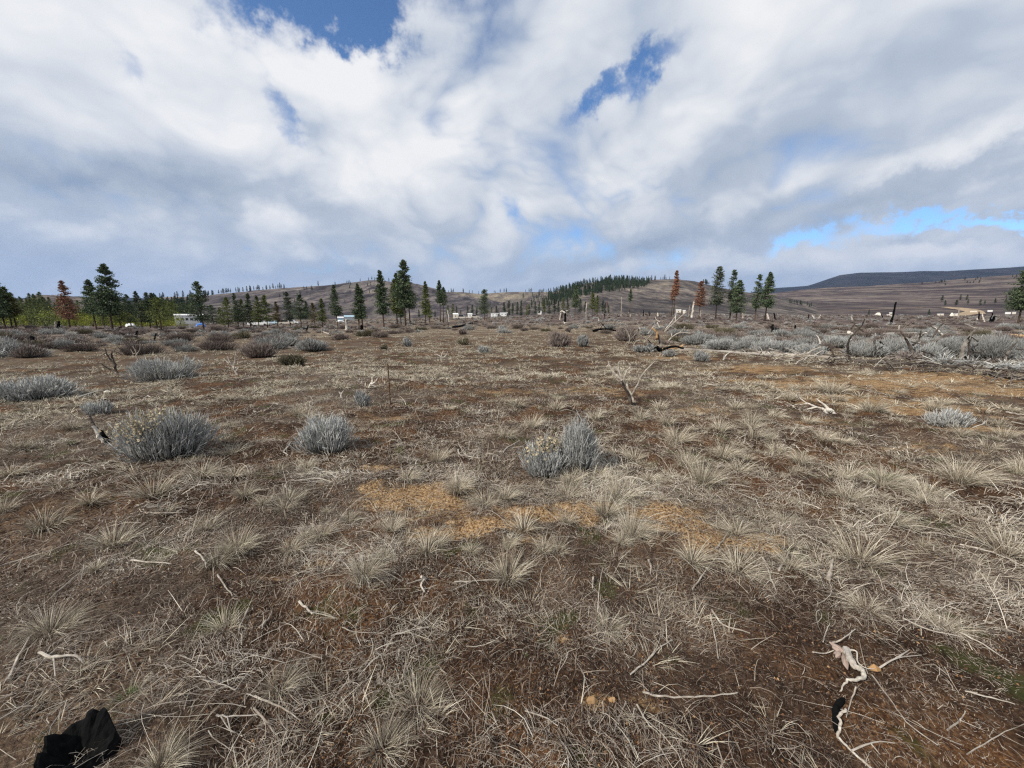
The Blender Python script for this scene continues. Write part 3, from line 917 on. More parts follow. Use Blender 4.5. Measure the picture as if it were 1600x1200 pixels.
# twiggy low brush that reads as one mass further out
def brush_var(seed, nst=150, R=0.5, Hh=0.55, wid=0.010, lo=0.15, hi=0.9):
    def f(mb):
        rng = np.random.default_rng(seed)
        n = nst
        th = rng.uniform(0, 2 * PI, n); el = np.arccos(rng.uniform(0.05, 1, n))
        rad = rng.uniform(0.55, 1.0, n)
        tip = np.stack([np.cos(th) * np.sin(el) * R, np.sin(th) * np.sin(el) * R, np.cos(el) * Hh], -1) * rad[:, None]
        tip *= 1 + 0.25 * np.sin(3 * th + seed)[:, None]
        b = tip * np.array([0.25, 0.25, 0]) + rng.normal(0, 0.03, (n, 3)) * [1, 1, 0]
        mid = b * 0.45 + tip * 0.55 + rng.normal(0, 0.05, (n, 3)) * R + np.array([0, 0, 0.03])
        path = np.stack([b, mid, tip], 1)
        side = unit(np.cross(tip - b, rng.normal(0, 1, (n, 3))))
        wd = wid * rng.uniform(0.6, 1.4, n)[:, None] * np.array([[0.6, 1, 0.7]])
        ti = rng.uniform(lo, hi, n)[:, None] + np.array([[-0.3, 0, 0.12]])
        mb.ribbons(path, side, wd, ti)
    return f


rng = np.random.default_rng(6)


def bdens(x, y, r, a):
    st = np.interp(a, [-1.0, -0.6, -0.2, 0.0, 0.15, 0.35, 0.5, 0.7, 1.0], [24, 28, 34, 42, 40, 28, 20, 17, 17])
    return sstep(r + 10 * fbm(x / 8, y / 8, 3, 113), st, st + 22) * np.clip(0.55 + 1.6 * fbm(x / 5, y / 5, 3, 111), 0.05, 1)


for nm, mt, lab, seed, cnt, off_ in (('purple_brush', 'purple_stem', 'low purple brown brush covering the plain in front of the hills', 300, 7000, 0.0),
                                     ('sage_brush_cover', 'grey_stem', 'low grey sage scattered through the purple brush', 320, 2600, 0.3)):
    x, y, r, az = polar_pts(rng, cnt, 18, 330, dens=bdens, logr=0.6)
    n = len(x)
    s = rng.uniform(0.5, 1.25, n) * (1 + np.clip(r - 60, 0, 250) * 0.006)
    scatter(nm, [brush_var(seed + k, 260, 0.55, 0.42, 0.0095) for k in range(5)], M[mt],
            np.stack([x, y, H(x, y) - 0.04], -1), np.stack([np.zeros(n), np.zeros(n), rng.uniform(0, 6.28, n)], -1),
            np.stack([s, s, s * rng.uniform(0.6, 1.05, n)], -1), rng.integers(0, 5, n), lab)


# ------------------------------------------------------------------ conifers
def conifer(rng, h, wd, cb, dens=1.0, shape=0.75, ntri=2600, leaf=0.40, lopside=0.0, trunk=0.0, gap=0.0):
    """returns (trunk MB, crown MB) for a conifer of height h, crown width wd, crown starting at fraction cb"""
    tr = MB(); cr = MB()
    rb = max(0.012 * h + 0.03, 0.10) * (1 + trunk)
    ph = rng.uniform(0, 6.28)
    zz = np.linspace(-0.3, h * 0.985, 9)
    bend = 0.012 * h * np.sin(zz / h * 2.4 + ph)
    pts = np.stack([bend - bend[0], 0.6 * (bend - bend[0]), zz], -1)
    tr.tube(pts, rb * (1 - zz / h * 0.93), 7, tint=np.clip(0.5 + 0.3 * rng.normal(0, 1, 9), 0, 1))
    nb = int((1 - cb) * h / 0.42 * 12 * (0.6 + 0.4 * dens)) + 20
    tb = rng.uniform(0, 1, nb) ** 1.15
    tb[:6] = np.linspace(0.9, 1.0, 6)
    lvl = tb
    z = (cb + (1 - cb) * lvl) * h
    prof = (1 - lvl) ** shape * (0.50 + 0.50 * np.clip(lvl * 4.5, 0, 1)) + 0.035
    th = rng.uniform(0, 2 * PI, nb)
    lob = 1 + 0.12 * np.sin(2 * th + ph) + 0.10 * np.sin(3 * th + lvl * 9) + lopside * np.cos(th)
    ln = wd / 2 * prof * lob * rng.uniform(0.55, 1.15, nb)
    keep = rng.uniform(0, 1, nb) > gap
    z, th, ln, lvl = z[keep], th[keep], ln[keep], lvl[keep]; nb = len(z)
    rise = np.interp(lvl, [0, 0.4, 1], [-0.18, 0.08, 0.8]) + rng.normal(0, 0.1, nb)
    d = np.stack([np.cos(th), np.sin(th), rise], -1)
    bx = np.interp(z, zz, pts[:, 0]); by = np.interp(z, zz, pts[:, 1])
    b0 = np.stack([bx, by, z], -1)
    tip = b0 + d * ln[:, None]
    path = np.stack([b0, b0 * 0.5 + tip * 0.5 + [0, 0, -0.03 * h / 10], tip], 1)
    sd_ = np.tile([0, 0, 1.0], (nb, 1))
    tr.ribbons(path, sd_, np.repeat([[0.05, 0.035, 0.015]], nb, 0) * h / 14, np.full((nb, 3), 0.35))
    per = max(3, int(ntri * 2.7 / nb))
    u = rng.uniform(0.28, 1.06, (nb, per))
    spread = (0.035 * wd + 0.08) * rng.normal(0, 1, (nb, per, 3)) * np.array([1, 1, 0.55]) * (0.35 + u)[..., None] * np.clip(1.15 - lvl, 0.2, 1)[:, None, None]
    c = (b0[:, None] + d[:, None] * (ln[:, None] * u)[..., None] + spread).reshape(-1, 3)
    m = len(c)
    lf = leaf * rng.uniform(0.4, 1.25, m) * (h / 14) ** 0.8 * 0.72
    a1 = unit(rng.normal(0, 1, (m, 3)) + np.repeat(d, per, 0) * 0.8) * lf[:, None]
    a2 = unit(np.cross(a1, rng.normal(0, 1, (m, 3)))) * (lf * 0.42)[:, None]
    vv = np.stack([c - a2 * 0.8, c + a2 * 0.8, c + a1], 1)
    tt = np.clip(rng.normal(0.45, 0.25, m) + 0.12 * (np.repeat(rng.normal(0, 1, nb), per)), 0, 1)
    cr.add(vv.reshape(-1, 3), tris=np.arange(m * 3).reshape(-1, 3), tint=np.repeat(tt, 3))
    return tr, cr


def tree(bx, by, ty, wpx, cby, mt, label, tx=None, dens=1.0, shape=0.88, ntri=2600, gap=0.0, lop=0.0, dist=None, group=None, leaf=0.40, name='pine_tree', seed=None, cat='tree', trunk=0):
    x, y, z = hit(bx, by, 132) if dist is None else at(bx, dist)
    D_ = math.hypot(x, y)
    h = ztop(bx, ty, x, y) - z
    cbz = ztop(bx, cby, x, y) - z
    depth = y * math.cos(PITCH)
    wd = wpx / F * depth * 1.15
    rng = np.random.default_rng(seed or int(bx * 7 + ty))
    tr, cr = conifer(rng, h, wd, max(0.05, cbz / h), dens, shape, ntri, leaf, lop, trunk, gap)
    e = empty(name, (x, y, z), 0, label, cat, group)
    tr.obj('trunk', M['bark'], e)
    cr.obj('crown', M[mt], e)
    return e


# left edge clump
GL = 'pines standing in a clump at the left edge'
tree(-4, 514, 424, 42, 492, 'pine', 'tall dark pine cut by the left picture edge', group=GL, ntri=4200)
tree(9, 513, 434, 34, 494, 'pine', 'dark dense pine second from the left edge, in the edge clump', group=GL, ntri=3600)
tree(19, 513, 450, 26, 494, 'pine_olive', 'shorter olive green pine on the right flank of the left edge clump', group=GL, ntri=3000)
tree(26, 513, 466, 22, 490, 'pine_brown', 'lowest brownish pine at the right foot of the left edge clump', group=GL, ntri=2200)
# near left trio
tree(109, 511, 440, 27, 497, 'pine_red', 'reddish dying pine left of the tall pine pair', ntri=2600, gap=0.12, lop=0.1)
tree(118, 509, 470, 26, 499, 'pine_brown', 'low brown pine pressed against the reddish dying pine', ntri=1800, gap=0.1)
tree(151, 515, 439, 30, 489, 'pine', 'medium green pine with bare leaning trunk beside the tallest left pine', ntri=3400, gap=0.05)
tree(176, 516, 415, 38, 490, 'pine', 'tallest broad green pine of the left side with pointed top', ntri=5200, shape=0.85)
GB = 'pines of the long grove behind the white mobile home'
row = [(164, 512, 473, 20, 503, 'pine_olive', 'small olive pine between the trunks of the two left pines'),
       (189, 513, 466, 20, 500, 'pine_olive', 'olive pine just right of the tallest left pine'),
       (206, 513, 461, 20, 500, 'pine', 'dark slender pine, third to the right of the tallest left pine'),
       (222, 512, 456, 17, 500, 'pine_pale', 'pale pointed pine with thin top left of the olive broad one'),
       (235, 512, 458, 16, 500, 'pine', 'dark pine tucked behind the olive broad one'),
       (252, 517, 466, 32, 497, 'pine_olive', 'broad olive pine with a dark bare trunk left of the white mobile home'),
       (246, 512, 459, 18, 490, 'pine', 'dark topped pine rising behind the olive broad one'),
       (269, 511, 473, 22, 502, 'pine_olive', 'short olive pine left of the white mobile home'),
       (289, 508, 474, 30, 504, 'pine', 'bushy green pine right behind the white mobile home'),
       (303, 508, 470, 24, 504, 'pine', 'green pine behind the middle of the white mobile home'),
       (319, 517, 441, 31, 498, 'pine', 'tall dark pine rising at the right end of the white mobile home'),
       (333, 511, 477, 22, 501, 'pine', 'low bushy pine right of the tall dark one by the mobile home'),
       (345, 511, 481, 18, 502, 'pine_olive', 'lowest pine in the gap right of the mobile home'),
       (357, 512, 465, 22, 504, 'pine_olive', 'bright olive pine at the left end of the close row of trunks'),
       (373, 512, 459, 14, 500, 'pine', 'slender dark pine second in the close row of trunks'),
       (381, 512, 468, 14, 500, 'pine_olive', 'thin olive pine third in the close row of trunks'),
       (392, 512, 459, 20, 501, 'pine', 'dense dark pine in the middle of the close row of trunks'),
       (405, 512, 463, 17, 500, 'pine_olive', 'olive pine left of the parked white vehicles'),
       (418, 512, 462, 20, 499, 'pine_olive', 'full olive pine above the parked white vehicles'),
       (434, 511, 472, 14, 500, 'pine_brown', 'thin brownish pine above the parked white vehicles'),
       (454, 511, 457, 20, 497, 'pine_pale', 'pale green round topped pine left of the dark one with bare trunk'),
       (471, 515, 461, 23, 495, 'pine', 'dark pine with bare trunk at the right end of the grove'),
       (480, 509, 471, 10, 492, 'pine_pale', 'narrow pale pine right behind the dark end pine'),
       (492, 509, 474, 16, 500, 'pine_brown', 'small sparse brown pine in front of the tan meadow'),
       (504, 512, 467, 15, 500, 'pine_olive', 'thin olive pine left of the leaning dark pine')]
for bx, by, ty, wpx, cby, mt, lab in row:
    tree(bx, by, ty, wpx * 1.25, cby + 2, mt, lab, group=GB, ntri=2400, gap=0.05, dist=172 if bx in (269, 289, 303, 333, 345) else None)
tree(528, 513, 446, 19, 491, 'pine', 'slightly leaning narrow dark pine left of the blue roofed shed', ntri=2600)
tree(561, 515, 444, 19, 497, 'pine', 'left stem of the twin pines by the shed', group='twin pines in front of the shed', ntri=2600)
tree(567, 515, 451, 18, 497, 'pine', 'shorter right stem of the twin pines by the shed', group='twin pines in front of the shed', ntri=2200)
tree(600, 512, 424, 24, 489, 'pine', 'tall dark pine left of the highest tree group', ntri=3600)
GC = 'tall pines of the centre group'
tree(634, 509, 408, 36, 478, 'pine', 'highest pine in the middle of the centre group', group=GC, ntri=5600, shape=0.8)
tree(621, 510, 428, 28, 488, 'pine_olive', 'olive flanked pine at the left of the centre group', group=GC, ntri=3600)
tree(627, 509, 445, 22, 494, 'pine', 'inner shorter pine low in the centre group', group=GC, ntri=2200)
tree(641, 508, 434, 30, 480, 'pine', 'dark pine at the right of the centre group', group=GC, ntri=3600)
tree(665, 505, 440, 18, 490, 'pine_olive', 'slim olive pine right of the centre group', ntri=2600)
tree(672, 507, 474, 12, 496, 'pine_olive', 'small thin pine beside the slim olive pine', ntri=1200)
tree(688, 505, 439, 13, 473, 'pine', 'thin dark pine with crown only on its upper half', ntri=2200)
tree(693, 504, 449, 15, 477, 'pine', 'bare stemmed pine leaning against the half crowned one', ntri=1600, gap=0.2)
tree(757, 500, 453, 22, 489, 'pine', 'lone rounded pine between the sheds and the white trailer', ntri=2800, shape=0.6)
tree(898, 496, 446, 17, 479, 'pine', 'lone dark pine in front of the wooded hill', ntri=2600)
tree(925, 497, 458, 15, 482, 'pine_olive', 'light green pine in front of the wooded hill', ntri=1800)
tree(933, 496, 462, 12, 488, 'pine_olive', 'thin olive pine beside the light green one at the wooded hill', ntri=1200)
tree(983, 495, 452, 8, 470, 'pine', 'very slender pine with crown high up right of the wooded hill', ntri=1100)
tree(1052, 493, 424, 12, 462, 'pine_red', 'tall orange red dead pine standing on the right centre', ntri=2400, shape=0.5)
tree(1049, 493, 447, 9, 468, 'pine_red', 'shorter dead red pine touching the tall orange red one', ntri=700, shape=0.5, gap=0.3)
tree(1092, 498, 440, 18, 477, 'pine_red', 'wide orange red dead pine right of the pale leaning snag', ntri=2400, shape=0.7)
tree(1118, 499, 418, 24, 475, 'pine_pale', 'airy pale green pine at the left of the right hand trees', ntri=2100, gap=0.2, shape=0.6)
tree(1140, 499, 423, 18, 470, 'pine', 'sparse dark pine with gaps between the airy and the dense pine', ntri=1300, gap=0.3, shape=0.5)
tree(1150, 501, 439, 27, 487, 'pine', 'dense dark cone shaped pine of the right hand trees', ntri=4600, shape=0.75)
tree(1179, 501, 430, 18, 481, 'pine', 'thin crowned pine left of the last dense pine', ntri=1700, gap=0.2, shape=0.6)
tree(1195, 501, 427, 24, 479, 'pine', 'dense pine at the right end of the right hand trees', ntri=4200, shape=0.75)
tree(1590, 508, 419, 34, 482, 'pine', 'big dark pine cut by the right picture edge', ntri=5200, shape=0.6)

# small pines farther off
far_meshes = []
for k in range(8):
    rng = np.random.default_rng(600 + k)
    tr, cr = conifer(rng, 10, 3.4 + 0.6 * (k % 3), 0.12 + 0.05 * (k % 4), 1, 0.7, 420, 0.75, 0, 0.3, 0.05)
    mbx = MB()
    for v_, a_0 in zip(tr.v, tr.a): pass
    # one mesh, trunk and needles as two materials
    for src, mi_ in ((tr, 0), (cr, 1)):
        v_ = np.concatenate(src.v); a_0 = np.concatenate(src.a)
        q_ = np.concatenate(src.q) if src.q else None
        t_ = np.concatenate(src.t) if src.t else None
        mbx.add(v_, q_, t_, a_0, mi_)
    far_meshes.append(mbx)
FMAT = {k: [mb_.mesh('far_pine_tree', [M['bark'], M[k]]) for mb_ in far_meshes] for k in ('far_pine', 'pine_olive', 'pine_red')}


def far_tree(px, dist, hpx, group, label, mt='far_pine', name='far_pine_tree', wide=1.0):
    x, y, z = at(px, dist)
    hh = hpx / F * y * 1.0
    s_ = hh / 10
    k = random.randrange(8)
    return place(name, FMAT[mt][k], (x, y, z - 0.02 * hh), random.uniform(0, 6.28), (s_ * wide, s_ * wide, s_), label, 'tree', group)


rnd = random.Random(11)
sk = 'small dark pine on the skyline of the brushy left hill'
for i in range(46):
    px = rnd.choice([rnd.uniform(322, 350), rnd.uniform(350, 400), rnd.uniform(395, 450)])
    far_tree(px, 1450 - rnd.uniform(-10, 40), rnd.uniform(4.5, 9), 'pines on the skyline of the brushy left hill', sk)
for px, hp in ((585, 6), (589, 5), (611, 6), (616, 5), (550, 5), (546, 4), (567, 5), (580, 5)):
    far_tree(px, 1440, hp, 'pines on the summit of the brushy left hill', 'tiny pine at the summit of the brushy left hill')
for i in range(34):
    px = rnd.uniform(440, 640); d_ = rnd.uniform(700, 1350)
    far_tree(px, d_, rnd.uniform(4, 8), 'pines dotted over the slope of the brushy left hill', 'scattered small pine on the slope of the brushy left hill')
for i in range(12):
    far_tree(rnd.uniform(245, 310), 1430 - rnd.uniform(0, 60), rnd.uniform(5, 10), 'pines on the rim of the rocky bluff', 'small pine on the rim of the rocky bluff', wide=1.3)
for i in range(36):
    far_tree(rnd.uniform(672, 860), 2290 - rnd.uniform(0, 50), rnd.uniform(3.5, 7), 'tiny pines along the far grassy saddle', 'tiny pine on the skyline of the grassy saddle')
for i in range(30):
    px = rnd.choice([rnd.uniform(1000, 1045), rnd.uniform(985, 1035), rnd.uniform(1093, 1104)])
    far_tree(px, 1245 - rnd.uniform(0, 20), rnd.uniform(3.5, 8), 'pines along the bare top of the wooded hill', 'small pine on the bare crest right of the wood')
for px, hp in ((1356, 8), (1450, 6), (1466, 11), (1472, 9), (1489, 9), (1490, 8), (1494, 9), (1504, 9), (1526, 10), (1533, 7), (1549, 9), (1450, 11), (1507, 8)):
    d_ = {1356: 620, 1450: 620}.get(px, rnd.uniform(900, 1300))
    far_tree(px, d_, hp, 'pines scattered on the open right hillside', 'small dark pine on the open right hillside', wide=1.3)
for i in range(14):
    far_tree(rnd.uniform(1228, 1266), rnd.uniform(1000, 1060), rnd.uniform(4.5, 7.5), 'pines in the small stand on the open hillside', 'pine in the small dark stand on the hillside')
for i in range(22):
    far_tree(rnd.choice([rnd.uniform(1430, 1470), rnd.uniform(1490, 1520), rnd.uniform(1550, 1600)]), rnd.uniform(2150, 2450), rnd.uniform(3, 5), 'pines on the upper rim of the open hillside', 'dark pine dot on the upper rim of the open hillside', wide=1.8)
for px, hp, mt in ((466 + 1140 - 250, 10, 'far_pine'),):
    far_tree(px, 600, hp, 'pines scattered on the open right hillside', 'small dark pine on the open right hillside', mt)
# middle distance pines around the foot of the centre hills
MIDG = 'pines scattered at the foot of the hills'
for px, d_, hp, mt in ((700, 260, 20, 'pine_olive'), (708, 255, 22, 'pine_olive'), (714, 262, 18, 'far_pine'), (731, 320, 17, 'far_pine'), (738, 330, 20, 'far_pine'), (745, 300, 15, 'far_pine'), (768, 330, 15, 'pine_olive'),
                       (776, 340, 17, 'far_pine'), (788, 330, 22, 'far_pine'), (795, 335, 24, 'far_pine'), (801, 330, 20, 'far_pine'), (808, 320, 22, 'far_pine'), (814, 318, 24, 'far_pine'), (823, 250, 17, 'pine_olive'), (826, 252, 18, 'pine_olive'),
                       (836, 260, 22, 'far_pine'), (842, 290, 18, 'far_pine'), (850, 280, 25, 'pine_olive'), (858, 300, 22, 'far_pine'), (866, 300, 26, 'far_pine'), (872, 310, 22, 'far_pine'), (880, 300, 27, 'pine_olive'), (887, 310, 24, 'far_pine'),
                       (906, 310, 24, 'far_pine'), (914, 320, 20, 'far_pine'), (941, 300, 22, 'far_pine'), (945, 320, 18, 'far_pine'), (950, 300, 14, 'far_pine'), (680, 330, 12, 'far_pine'), (655, 340, 14, 'far_pine'), (720, 340, 12, 'far_pine'), (948, 520, 12, 'pine_red'), (822, 700, 8, 'pine_red')):
    far_tree(px, d_, hp, MIDG, 'pine in the thin belt at the hill foot', mt)


# woods that read as one mass
def far_var(mbsrc, s_=1.0):
    def f(mb):
        mb.add(np.concatenate(mbsrc.v), np.concatenate(mbsrc.q), np.concatenate(mbsrc.t), np.concatenate(mbsrc.a))
    return f


def wood(name, label, n, fn, hmin, hmax, mt='far_pine', seed=1, wide=1.0):
    rng = np.random.default_rng(seed)
    x, y = fn(rng, n)
    n = len(x)
    hh = rng.uniform(hmin, hmax, n) / 10
    scatter(name, [far_var(m_) for m_ in far_meshes[:5]], M[mt], np.stack([x, y, H(x, y) - 0.3], -1), np.stack([np.zeros(n), np.zeros(n), rng.uniform(0, 6.28, n)], -1),
            np.stack([hh * wide, hh * wide, hh], -1), rng.integers(0, 5, n), label)


def pxband(px0, px1, d0, d1, fdens=None):
    def f(rng, n):
        px = rng.uniform(px0, px1, n); d_ = rng.uniform(d0, d1, n)
        az = np.arctan2((px - 800) / F, math.cos(PITCH) + 0.17 * math.sin(PITCH))
        x, y = d_ * np.sin(az), d_ * np.cos(az)
        if fdens is not None:
            k = rng.uniform(0, 1, n) < fdens(px, d_, x, y)
            x, y = x[k], y[k]
        return x, y
    return f


wood('hill_wood', 'dark pine wood covering the left flank of the centre hill', 1900,
     pxband(815, 1012, 700, 1250, lambda px, d, x, y: np.clip((px - 815) / 60, 0, 1) * np.clip(1.25 - np.abs(px - 930) / 100, 0.1, 1) * (d > np.interp(px, [815, 900, 1000, 1012], [700, 760, 950, 1050])) * np.clip(0.8 + 1.3 * fbm(x / 60, y / 60, 3, 5), 0, 1)),
     9, 18, seed=21)
wood('valley_wood', 'green pine wood in the valley behind the left trees', 800, pxband(-60, 300, 330, 900, lambda px, d, x, y: np.clip(0.55 + 1.5 * fbm(x / 60, y / 60, 2, 8), 0, 1)), 8, 15, 'pine_olive', seed=22, wide=1.3)
wood('ridge_wood', 'loose pine wood along the ridge behind the left grove', 150, pxband(190, 320, 500, 1000), 10, 17, 'far_pine', seed=23, wide=1.2)


# ------------------------------------------------------------------ yellow green thicket on the left
def leafy(rng, R, Hh, n=900, leaf=0.16):
    mb = MB()
    th = rng.uniform(0, 6.28, n); el = np.arccos(rng.uniform(0, 1, n)); rad = rng.uniform(0.5, 1, n) * (1 + 0.25 * np.sin(3 * th) * np.sin(4 * el))
    c = np.stack([np.cos(th) * np.sin(el) * R * rad, np.sin(th) * np.sin(el) * R * rad, 0.1 + np.cos(el) * Hh * rad], -1)
    a1 = unit(rng.normal(0, 1, (n, 3)) + [0, 0, 0.8]) * leaf * rng.uniform(0.6, 1.5, (n, 1)); a2 = unit(np.cross(a1, rng.normal(0, 1, (n, 3)))) * leaf * 0.4
    mb.add(np.stack([c - a2, c + a2, c + a1], 1).reshape(-1, 3), tris=np.arange(n * 3).reshape(-1, 3), tint=np.repeat(np.clip(rng.normal(0.5, 0.25, n), 0, 1), 3))
    for k in range(5):
        t_ = rng.uniform(0, 6.28)
        mb.tube([(0, 0, -0.1), (0.3 * R * math.cos(t_), 0.3 * R * math.sin(t_), Hh * 0.5)], [0.05, 0.03], 4, mi=1)
    return mb


WV = [leafy(np.random.default_rng(700 + k), 2.0, 3.0 - 0.3 * k).mesh('willow_shrub', [M['willow'], M['bark']]) for k in range(4)]
OV = [leafy(np.random.default_rng(710 + k), 2.0, 3.0).mesh('willow_shrub', [M['pine_olive'], M['bark']]) for k in range(2)]
for i in range(34):
    px = -20 + i * 9.0 + rnd.uniform(-3, 3)
    d_ = rnd.uniform(112, 150)
    x, y, z = at(px, d_)
    olive = rnd.random() < (0.55 if px < 95 else 0.15)
    s_ = rnd.uniform(0.8, 1.25) * (1.15 if px < 250 else 0.8)
    place('willow_shrub', rnd.choice(OV if olive else WV), (x, y, z), rnd.uniform(0, 6), (s_ * 0.85, s_ * 0.85, s_),
          'olive green shrub in the thicket behind the left trees' if olive else 'yellow green shrub in the thicket behind the left trees', 'shrub', 'shrubs of the thicket behind the left trees')


# ------------------------------------------------------------------ buildings, trailers, vehicles
def span(px0, px1, py, maxr):
    """centre, length and heading of something that spans two photo columns at a range"""
    x0, y0, z0 = at(px0, maxr); x1, y1, z1 = at(px1, maxr)
    return ((x0 + x1) / 2, (y0 + y1) / 2, (z0 + z1) / 2), math.hypot(x1 - x0, y1 - y0), math.atan2(y1 - y0, x1 - x0)


def trailer(px0, px1, dist, hgt, label, group=None, nwin=5, body='white', name='mobile_home', zoff=0.0, wdt=3.2, cat='mobile home', pitch=0.35, door=True):
    c, L, rz = span(px0, px1, 0, dist)
    e = empty(name, (c[0], c[1], c[2] + zoff), rz, label, cat, group)
    b = MB(); b.box(-L / 2, L / 2, -wdt / 2, wdt / 2, 0.35, hgt); b.obj('wall', M[body], e)
    b = MB(); b.prism([(-L / 2 - 0.15, hgt), (L / 2 + 0.15, hgt), (L / 2 + 0.15, hgt + 0.12), (-L / 2 - 0.15, hgt + 0.12)], -wdt / 2 - 0.15, wdt / 2 + 0.15)
    b.add([(-L / 2 - .1, -wdt / 2 - .1, hgt + .12), (L / 2 + .1, -wdt / 2 - .1, hgt + .12), (L / 2 + .1, wdt / 2 + .1, hgt + .12), (-L / 2 - .1, wdt / 2 + .1, hgt + .12), (-L / 2 - .1, 0, hgt + .12 + pitch), (L / 2 + .1, 0, hgt + .12 + pitch)],
          [(0, 1, 5, 4), (2, 3, 4, 5)], [(0, 4, 3), (1, 2, 5)])
    b.obj('roof', M['white' if body != 'grey_metal' else 'blue_metal'], e)
    b = MB(); b.box(-L / 2 + .1, L / 2 - .1, -wdt / 2 + .08, wdt / 2 - .08, -0.6, 0.35); b.obj('skirting', M['cream'], e)
    for k in range(nwin):
        xx = -L / 2 + L * (k + 0.7) / (nwin + 0.4)
        b = MB(); b.box(xx - 0.3, xx + 0.3, -wdt / 2 - 0.03, -wdt / 2, hgt * 0.5, hgt * 0.74); b.obj('window', M['dark_glass'], e)
    if door:
        b = MB(); b.box(L * 0.36, L * 0.36 + 0.9, -wdt / 2 - 0.04, -wdt / 2, 0.4, hgt * 0.85); b.obj('door', M['dark_glass'], e)
    return e


def car(px, dist, label, L=4.6, hgt=1.6, rz=0.2, body='white', name='parked_car', cat='car', group=None, zoff=0.0):
    x, y, z = at(px, dist)
    e = empty(name, (x, y, z + zoff), rz, label, cat, group)
    b = MB(); b.prism([(-L / 2, .35), (L / 2, .35), (L / 2, .8), (L / 2 - .2, .95), (L * .22, 1.0), (L * .08, hgt), (-L * .3, hgt), (-L * .42, 1.0), (-L / 2, .95)], -.85, .85); b.obj('body', M[body], e)
    b = MB(); b.prism([(L * .17, 1.03), (L * .07, hgt - .1), (-L * .28, hgt - .1), (-L * .36, 1.03)], -.87, .87); b.obj('window', M['dark_glass'], e)
    for sx in (-.32, .32):
        for sy in (-.84, .84):
            b = MB(); b.tube([(sx * L, sy - .1, .33), (sx * L, sy + .1, .33)], .33, 10); b.obj('wheel', M['rubber'], e)
    return e


trailer(273, 318, 150, 2.7, 'long white mobile home with dark windows under the left grove', nwin=6, zoff=0.1)
trailer(767, 779, 265, 2.5, 'left one of two white travel trailers right of the lone rounded pine', 'white travel trailers on the plain', 2, name='travel_trailer', cat='trailer', pitch=0.1)
trailer(781, 793, 268, 2.7, 'right one of two white travel trailers right of the lone rounded pine', 'white travel trailers on the plain', 2, name='travel_trailer', cat='trailer', pitch=0.1)
trailer(538, 554, 330, 2.8, 'grey metal shed with pale blue roof on the tan meadow', None, 0, 'grey_metal', 'metal_shed', 0, 8, 'shed', 1.2, False)
trailer(526, 537, 320, 2.3, 'small pale blue shed left of the grey metal shed', None, 0, 'blue_metal', 'metal_shed', 0, 6, 'shed', 0.8, False)
trailer(708, 716, 230, 2.4, 'small cream cabin behind the pale bent snag', None, 1, 'cream', 'cabin', 0, 3, 'cabin', 0.7, False)
trailer(731, 738, 225, 2.2, 'small white cabin left of the lone rounded pine', None, 1, 'white', 'cabin', 0, 3, 'cabin', 0.5, False)
trailer(840, 846, 420, 2.6, 'white roofed cabin among the pines below the wooded hill', None, 0, 'white', 'cabin', 2.0, 4, 'cabin', 0.5, False)
trailer(1055, 1063, 300, 2.3, 'low cream shed behind the tall orange red dead pine', None, 1, 'cream', 'shed', 0.6, 3, 'shed', 0.4, False)
trailer(1066, 1070, 310, 2.0, 'tiny cream hut right of the low cream shed', None, 0, 'cream', 'shed', 0.6, 3, 'shed', 0.4, False)
FARB = 'white trailers and cabins on the open right hillside'
for a, b_, d_, lab, bd in ((1367, 1374, 640, 'far white trailer, left of the two buildings above the dark leaning post', 'white'), (1384, 1392, 650, 'far white cabin right above the dark leaning post', 'white'),
                           (1463, 1473, 470, 'white trailer on the hillside below the twin dark pines', 'white'), (1485, 1495, 430, 'white trailer lower right of the twin dark pines', 'white'),
                           (1513, 1524, 760, 'pale building at the end of the bare ochre track', 'cream'), (1540, 1548, 780, 'white building in the bright lot on the right hillside', 'white'),
                           (1568, 1577, 700, 'left white trailer near the big right edge pine', 'white'), (1579, 1585, 700, 'small white trailer touching the big right edge pine', 'white'),
                           (1388, 1394, 230, 'low white box at the foot of the dark leaning post', 'cream')):
    trailer(a, b_, d_, 1.9 * (0.7 if d_ < 300 else 1), lab, FARB, 1 if d_ < 600 else 0, 'cream' if a % 2 else bd, 'hillside_trailer', 0.0, 3.0, 'trailer', 0.15, False)
# tin roofs lying low on the heath
for px0, px1, d_, lab in ((1364, 1376, 260, 'low pale tin roof left of the dark leaning post'), (1482, 1488, 250, 'small pale tin roof in the heath behind the burnt branches')):
    c, L, rz = span(px0, px1, 0, d_)
    b = MB(); b.add([(-L / 2, -1.5, 0), (L / 2, -1.5, 0), (L / 2, 1.5, 0), (-L / 2, 1.5, 0), (-L * .1, 0, 1.3), (L * .25, 0, 1.3)], [(0, 1, 5, 4), (2, 3, 4, 5)], [(0, 4, 3), (1, 2, 5)])
    o = b.obj('tin_roof', M['cream']); o.location = (c[0], c[1], c[2] + .35); o.rotation_euler[2] = rz
    tag(o, lab, 'roof')
car(405, 125, 'long white car half hidden in brush left of the grove trunks', L=5.4, rz=0.1, zoff=0.1)
car(447, 175, 'white van parked behind the grove trunks', L=5.0, hgt=1.9, rz=0.3, body='cream', cat='van', name='parked_van')
car(457, 190, 'white camper parked right of the van behind the grove', L=4.6, hgt=1.9, rz=0.2, cat='van', name='parked_van')
car(428, 180, 'pale blue car parked between the grove trunks', L=4.8, body='blue_metal', rz=-0.2)
car(722, 215, 'cream truck left of the small white cabin', L=6.0, hgt=2.4, body='cream', cat='truck', name='parked_truck')
car(742, 215, 'white truck right of the small white cabin', L=5.0, hgt=1.9, body='cream', cat='truck', name='parked_truck')
